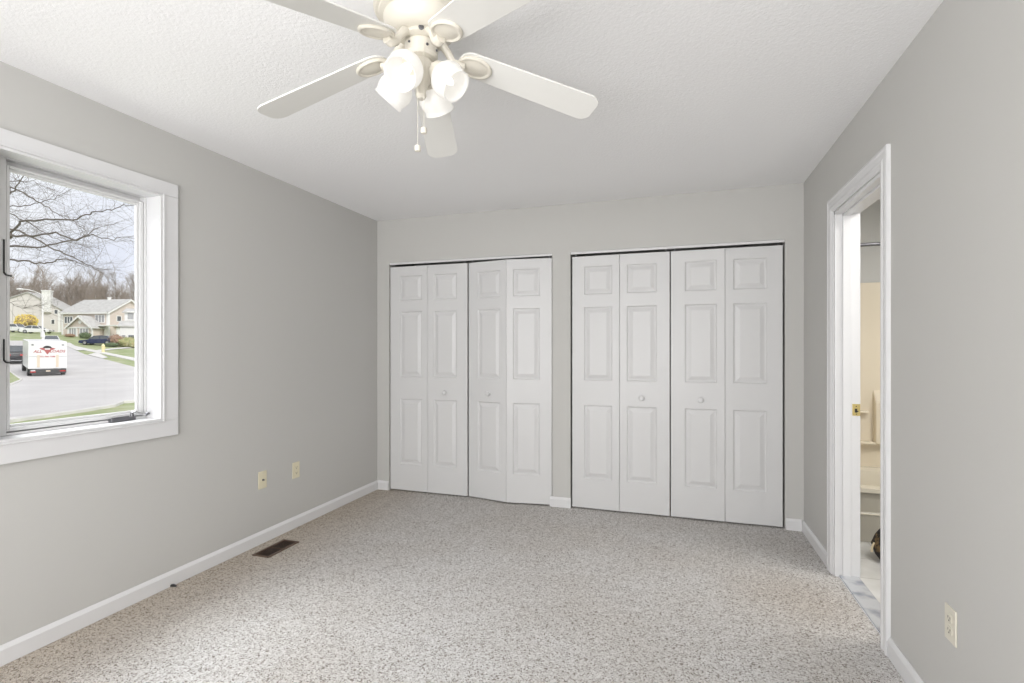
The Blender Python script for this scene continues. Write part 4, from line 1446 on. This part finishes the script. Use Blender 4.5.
# ------------------------------------------------------------------ trees
def grow(mb, p, d, L_, r, depth, rnd, seg=4, up=0.12, spread=0.6, kids=(2, 4), wob=0.16, shrink=(0.55, 0.8)):
    n_ = 4 if depth > 1 else 3
    pts = [p.copy()]
    dd = d.copy()
    for k in range(n_):
        dd = (dd + Vector((rnd.gauss(0, wob), rnd.gauss(0, wob), rnd.gauss(0, wob) + up * 0.25))).normalized()
        pts.append(pts[-1] + dd * (L_ / n_))
    rad = [r * (1 - 0.55 * k / n_) for k in range(n_ + 1)]
    mb.tube(pts, rad, seg if depth > 1 else 3, cap=False)
    if depth <= 0:
        return
    for k in range(rnd.randint(*kids)):
        t_ = rnd.uniform(0.3, 1.0)
        i_ = min(int(t_ * n_), n_ - 1)
        q = pts[i_].lerp(pts[i_ + 1], t_ * n_ - i_)
        side = Vector((rnd.gauss(0, 1), rnd.gauss(0, 1), rnd.gauss(0, 0.7) + up)).normalized()
        nd = (dd * (1 - spread) + side * spread).normalized()
        grow(mb, q, nd, L_ * rnd.uniform(*shrink), r * 0.52, depth - 1, rnd, seg, up, spread, kids, wob, shrink)


# woods on the rise behind the houses: six tree shapes, each tree its own object
protos = []
for v_i in range(6):
    rnd = random.Random(100 + v_i)
    mb = MB()
    Ht = 9.0
    trunk = [Vector((0, 0, -0.5))]
    for k in range(6):
        trunk.append(Vector((rnd.gauss(0, 0.25), rnd.gauss(0, 0.25), 1.0 + k * 2.6)))
    mb.tube(trunk, [0.26, 0.23, 0.20, 0.17, 0.13, 0.09, 0.05], 5, cap=False)
    for k in range(24):
        t_ = rnd.uniform(0.22, 1.0)
        f_ = t_ * 6
        i_ = min(int(f_), 5)
        q = trunk[i_].lerp(trunk[i_ + 1], f_ - i_)
        a_ = rnd.uniform(0, 2 * PI)
        dd = Vector((math.cos(a_), math.sin(a_), rnd.uniform(0.5, 1.5))).normalized()
        grow(mb, q, dd, rnd.uniform(2.5, 4.5) * (1.15 - 0.4 * t_), 0.07, 3, rnd, 3, 0.5, 0.45, (3, 4), 0.14)
    me_o = mb.build('bare_tree', M['bark2'])
    protos.append(me_o)
rnd = random.Random(5)
used = [False] * 6
k = 0
for row, zc in enumerate((119, 126, 134, 143)):
    npx = 36
    for j in range(npx):
        px = -45 + (365 / npx) * (j + 0.5 * (row % 2)) + rnd.uniform(-3, 3)
        p = at(px, zc + rnd.uniform(-2.5, 2.5))
        i_ = rnd.randrange(6)
        if used[i_]:
            o = protos[i_].copy(); COL.objects.link(o)
        else:
            o = protos[i_]; used[i_] = True
        o.location = p
        o.rotation_euler = (0, 0, rnd.uniform(0, 6.28))
        s = rnd.uniform(0.62, 0.90) * (1.0 if row < 2 else 0.9)
        o.scale = (s, s, s)
        tag(o, 'bare grey-brown woodland tree on the rise behind the houses', 'tree', 'bare trees of the woods behind the houses')
# undergrowth thicket
mb = MB()
rnd = random.Random(9)
for k in range(6000):
    px = rnd.uniform(-60, 340)
    p = at(px, rnd.uniform(114, 150))
    hh = rnd.uniform(2.0, 6.5)
    d_ = Vector((rnd.gauss(0, 0.25), rnd.gauss(0, 0.25), 1)).normalized()
    q = p + d_ * hh * 0.55 + Vector((rnd.gauss(0, .2), rnd.gauss(0, .2), 0))
    e2 = q + Vector((rnd.gauss(0, 0.5), rnd.gauss(0, 0.5), hh * 0.45))
    mb.tube([p, q, e2], [0.08, 0.055, 0.02], 3, cap=False)
tag(mb.build('undergrowth', M['brush']), 'brown leafless thicket filling the woods behind the houses', 'undergrowth', kind='stuff')

# big bare tree left of the window, its limbs reaching across the view
tr = thing('shade_tree', 'large bare tree whose dark limbs reach across the window view', 'tree', at(-75, 15.5))
tb = tr.location.copy()


def P3(px, py, zc):
    u = (px - 512) / FPX
    p = Fv * zc + Rv * (u * zc)
    return Vector((p.x, p.y, HC + (348.5 - py) / FPX * zc))


rnd = random.Random(21)
lim = MB()
tw = MB()
trunk = [tb - tb, Vector((0.1, 0, 1.8)), Vector((0.2, 0.05, 3.2)), Vector((0.1, 0.1, 4.8)), Vector((-0.1, 0.2, 7.0)), Vector((0.1, 0.3, 9.5))]
lim.tube(trunk, [0.30, 0.25, 0.22, 0.19, 0.12, 0.05], 12)
limbs = [
    ([(-75, 262, 15.5), (-30, 268, 15.2), (4, 246, 15), (11, 233, 14.8), (22, 221, 14.6), (45, 219, 14.4), (72, 220, 14.2), (90, 214, 14.0), (103, 212, 13.9), (120, 207, 13.8), (133, 203, 13.7)], 0.055),
    ([(-75, 250, 15.5), (-20, 240, 15), (10, 235, 14.6), (32, 236.5, 14.2), (55, 233, 14), (75, 241, 13.8), (92, 235, 13.6), (112, 240, 13.4), (134, 236, 13.2)], 0.05),
    ([(-75, 240, 15.5), (-20, 248, 15.6), (10, 246, 15.7), (38, 248, 15.8), (62, 243, 15.9), (85, 236, 16), (98, 228, 16.1), (118, 222, 16.2)], 0.05),
    ([(-75, 225, 15.5), (-20, 222, 15.8), (20, 231, 16.2), (48, 246, 16.4), (72, 258, 16.5), (88, 265, 16.6), (100, 272, 16.7), (114, 281, 16.8)], 0.045),
    ([(-75, 272, 15.5), (-20, 262, 15), (10, 259, 14.6), (28, 262, 14.4), (45, 264, 14.2), (58, 259, 14.1), (75, 261, 14), (88, 267, 13.9), (105, 270, 13.8)], 0.042),
    ([(-75, 215, 15.5), (-20, 185, 14.6), (10, 187, 14), (28, 196, 13.8), (45, 206, 13.6), (58, 214, 13.5), (72, 220, 13.4), (85, 230, 13.3)], 0.035),
    ([(-75, 195, 15.5), (-20, 215, 13.6), (8, 197, 13.2), (14, 190, 13.1), (23, 177, 13.0), (30, 165, 13)], 0.045),
    ([(-75, 200, 15.5), (-20, 184, 13.6), (8, 181, 13.2), (33, 181, 13.1), (52, 190, 13)], 0.025),
    ([(-75, 275, 15.5), (-20, 290, 16), (6, 300, 16), (22, 309, 16), (35, 306, 16), (44, 306, 16)], 0.012),
    ([(-75, 235, 15.5), (-20, 206, 15), (8, 207, 14.6), (30, 205, 14.4), (50, 200, 14.2), (65, 193, 14.1)], 0.03),
    ([(-75, 205, 15.5), (-20, 215, 15), (10, 213, 15.2), (30, 224, 15.4), (52, 237, 15.6), (75, 244, 15.8), (100, 249, 16)], 0.03),
]


def resample(pts, n_=4):
    o_ = []
    for a, b in zip(pts, pts[1:]):
        for k in range(n_):
            o_.append(a.lerp(b, k / n_))
    o_.append(pts[-1])
    # gentle crookedness
    for i in range(1, len(o_) - 1):
        o_[i] = o_[i] + Vector((rnd.gauss(0, .02), rnd.gauss(0, .02), rnd.gauss(0, .018)))
    return o_


for pts, r0 in limbs:
    w3 = [P3(*p) - tb for p in pts]
    w3[0] = Vector((0.1, 0.1, w3[0].z))
    rs = resample(w3)
    n_ = len(rs)
    rad = [max(0.006, 0.78 * r0 * (1 - 0.88 * k / (n_ - 1)) * (1.6 if k < 5 else 1)) for k in range(n_)]
    lim.tube(rs, rad, 7)
    for k in range(5, n_):
        for q in range(rnd.choice((1, 2, 2))):
            i_ = k - 1
            base = rs[i_].lerp(rs[k], rnd.random())
            dd = (rs[k] - rs[i_]).normalized()
            side = Vector((rnd.gauss(0, 1), rnd.gauss(0, 1), rnd.gauss(0, 0.75))).normalized()
            nd = (dd * 0.55 + side * 0.65).normalized()
            grow(tw, base, nd, rnd.uniform(0.4, 1.2), 0.0042, 2, rnd, 3, 0.1, 0.5, (1, 3), 0.16)
lim.build('trunk', M['bark'], tr, smooth=True, sharp=60)
tw.build('twigs', M['bark'], tr, kind='stuff')
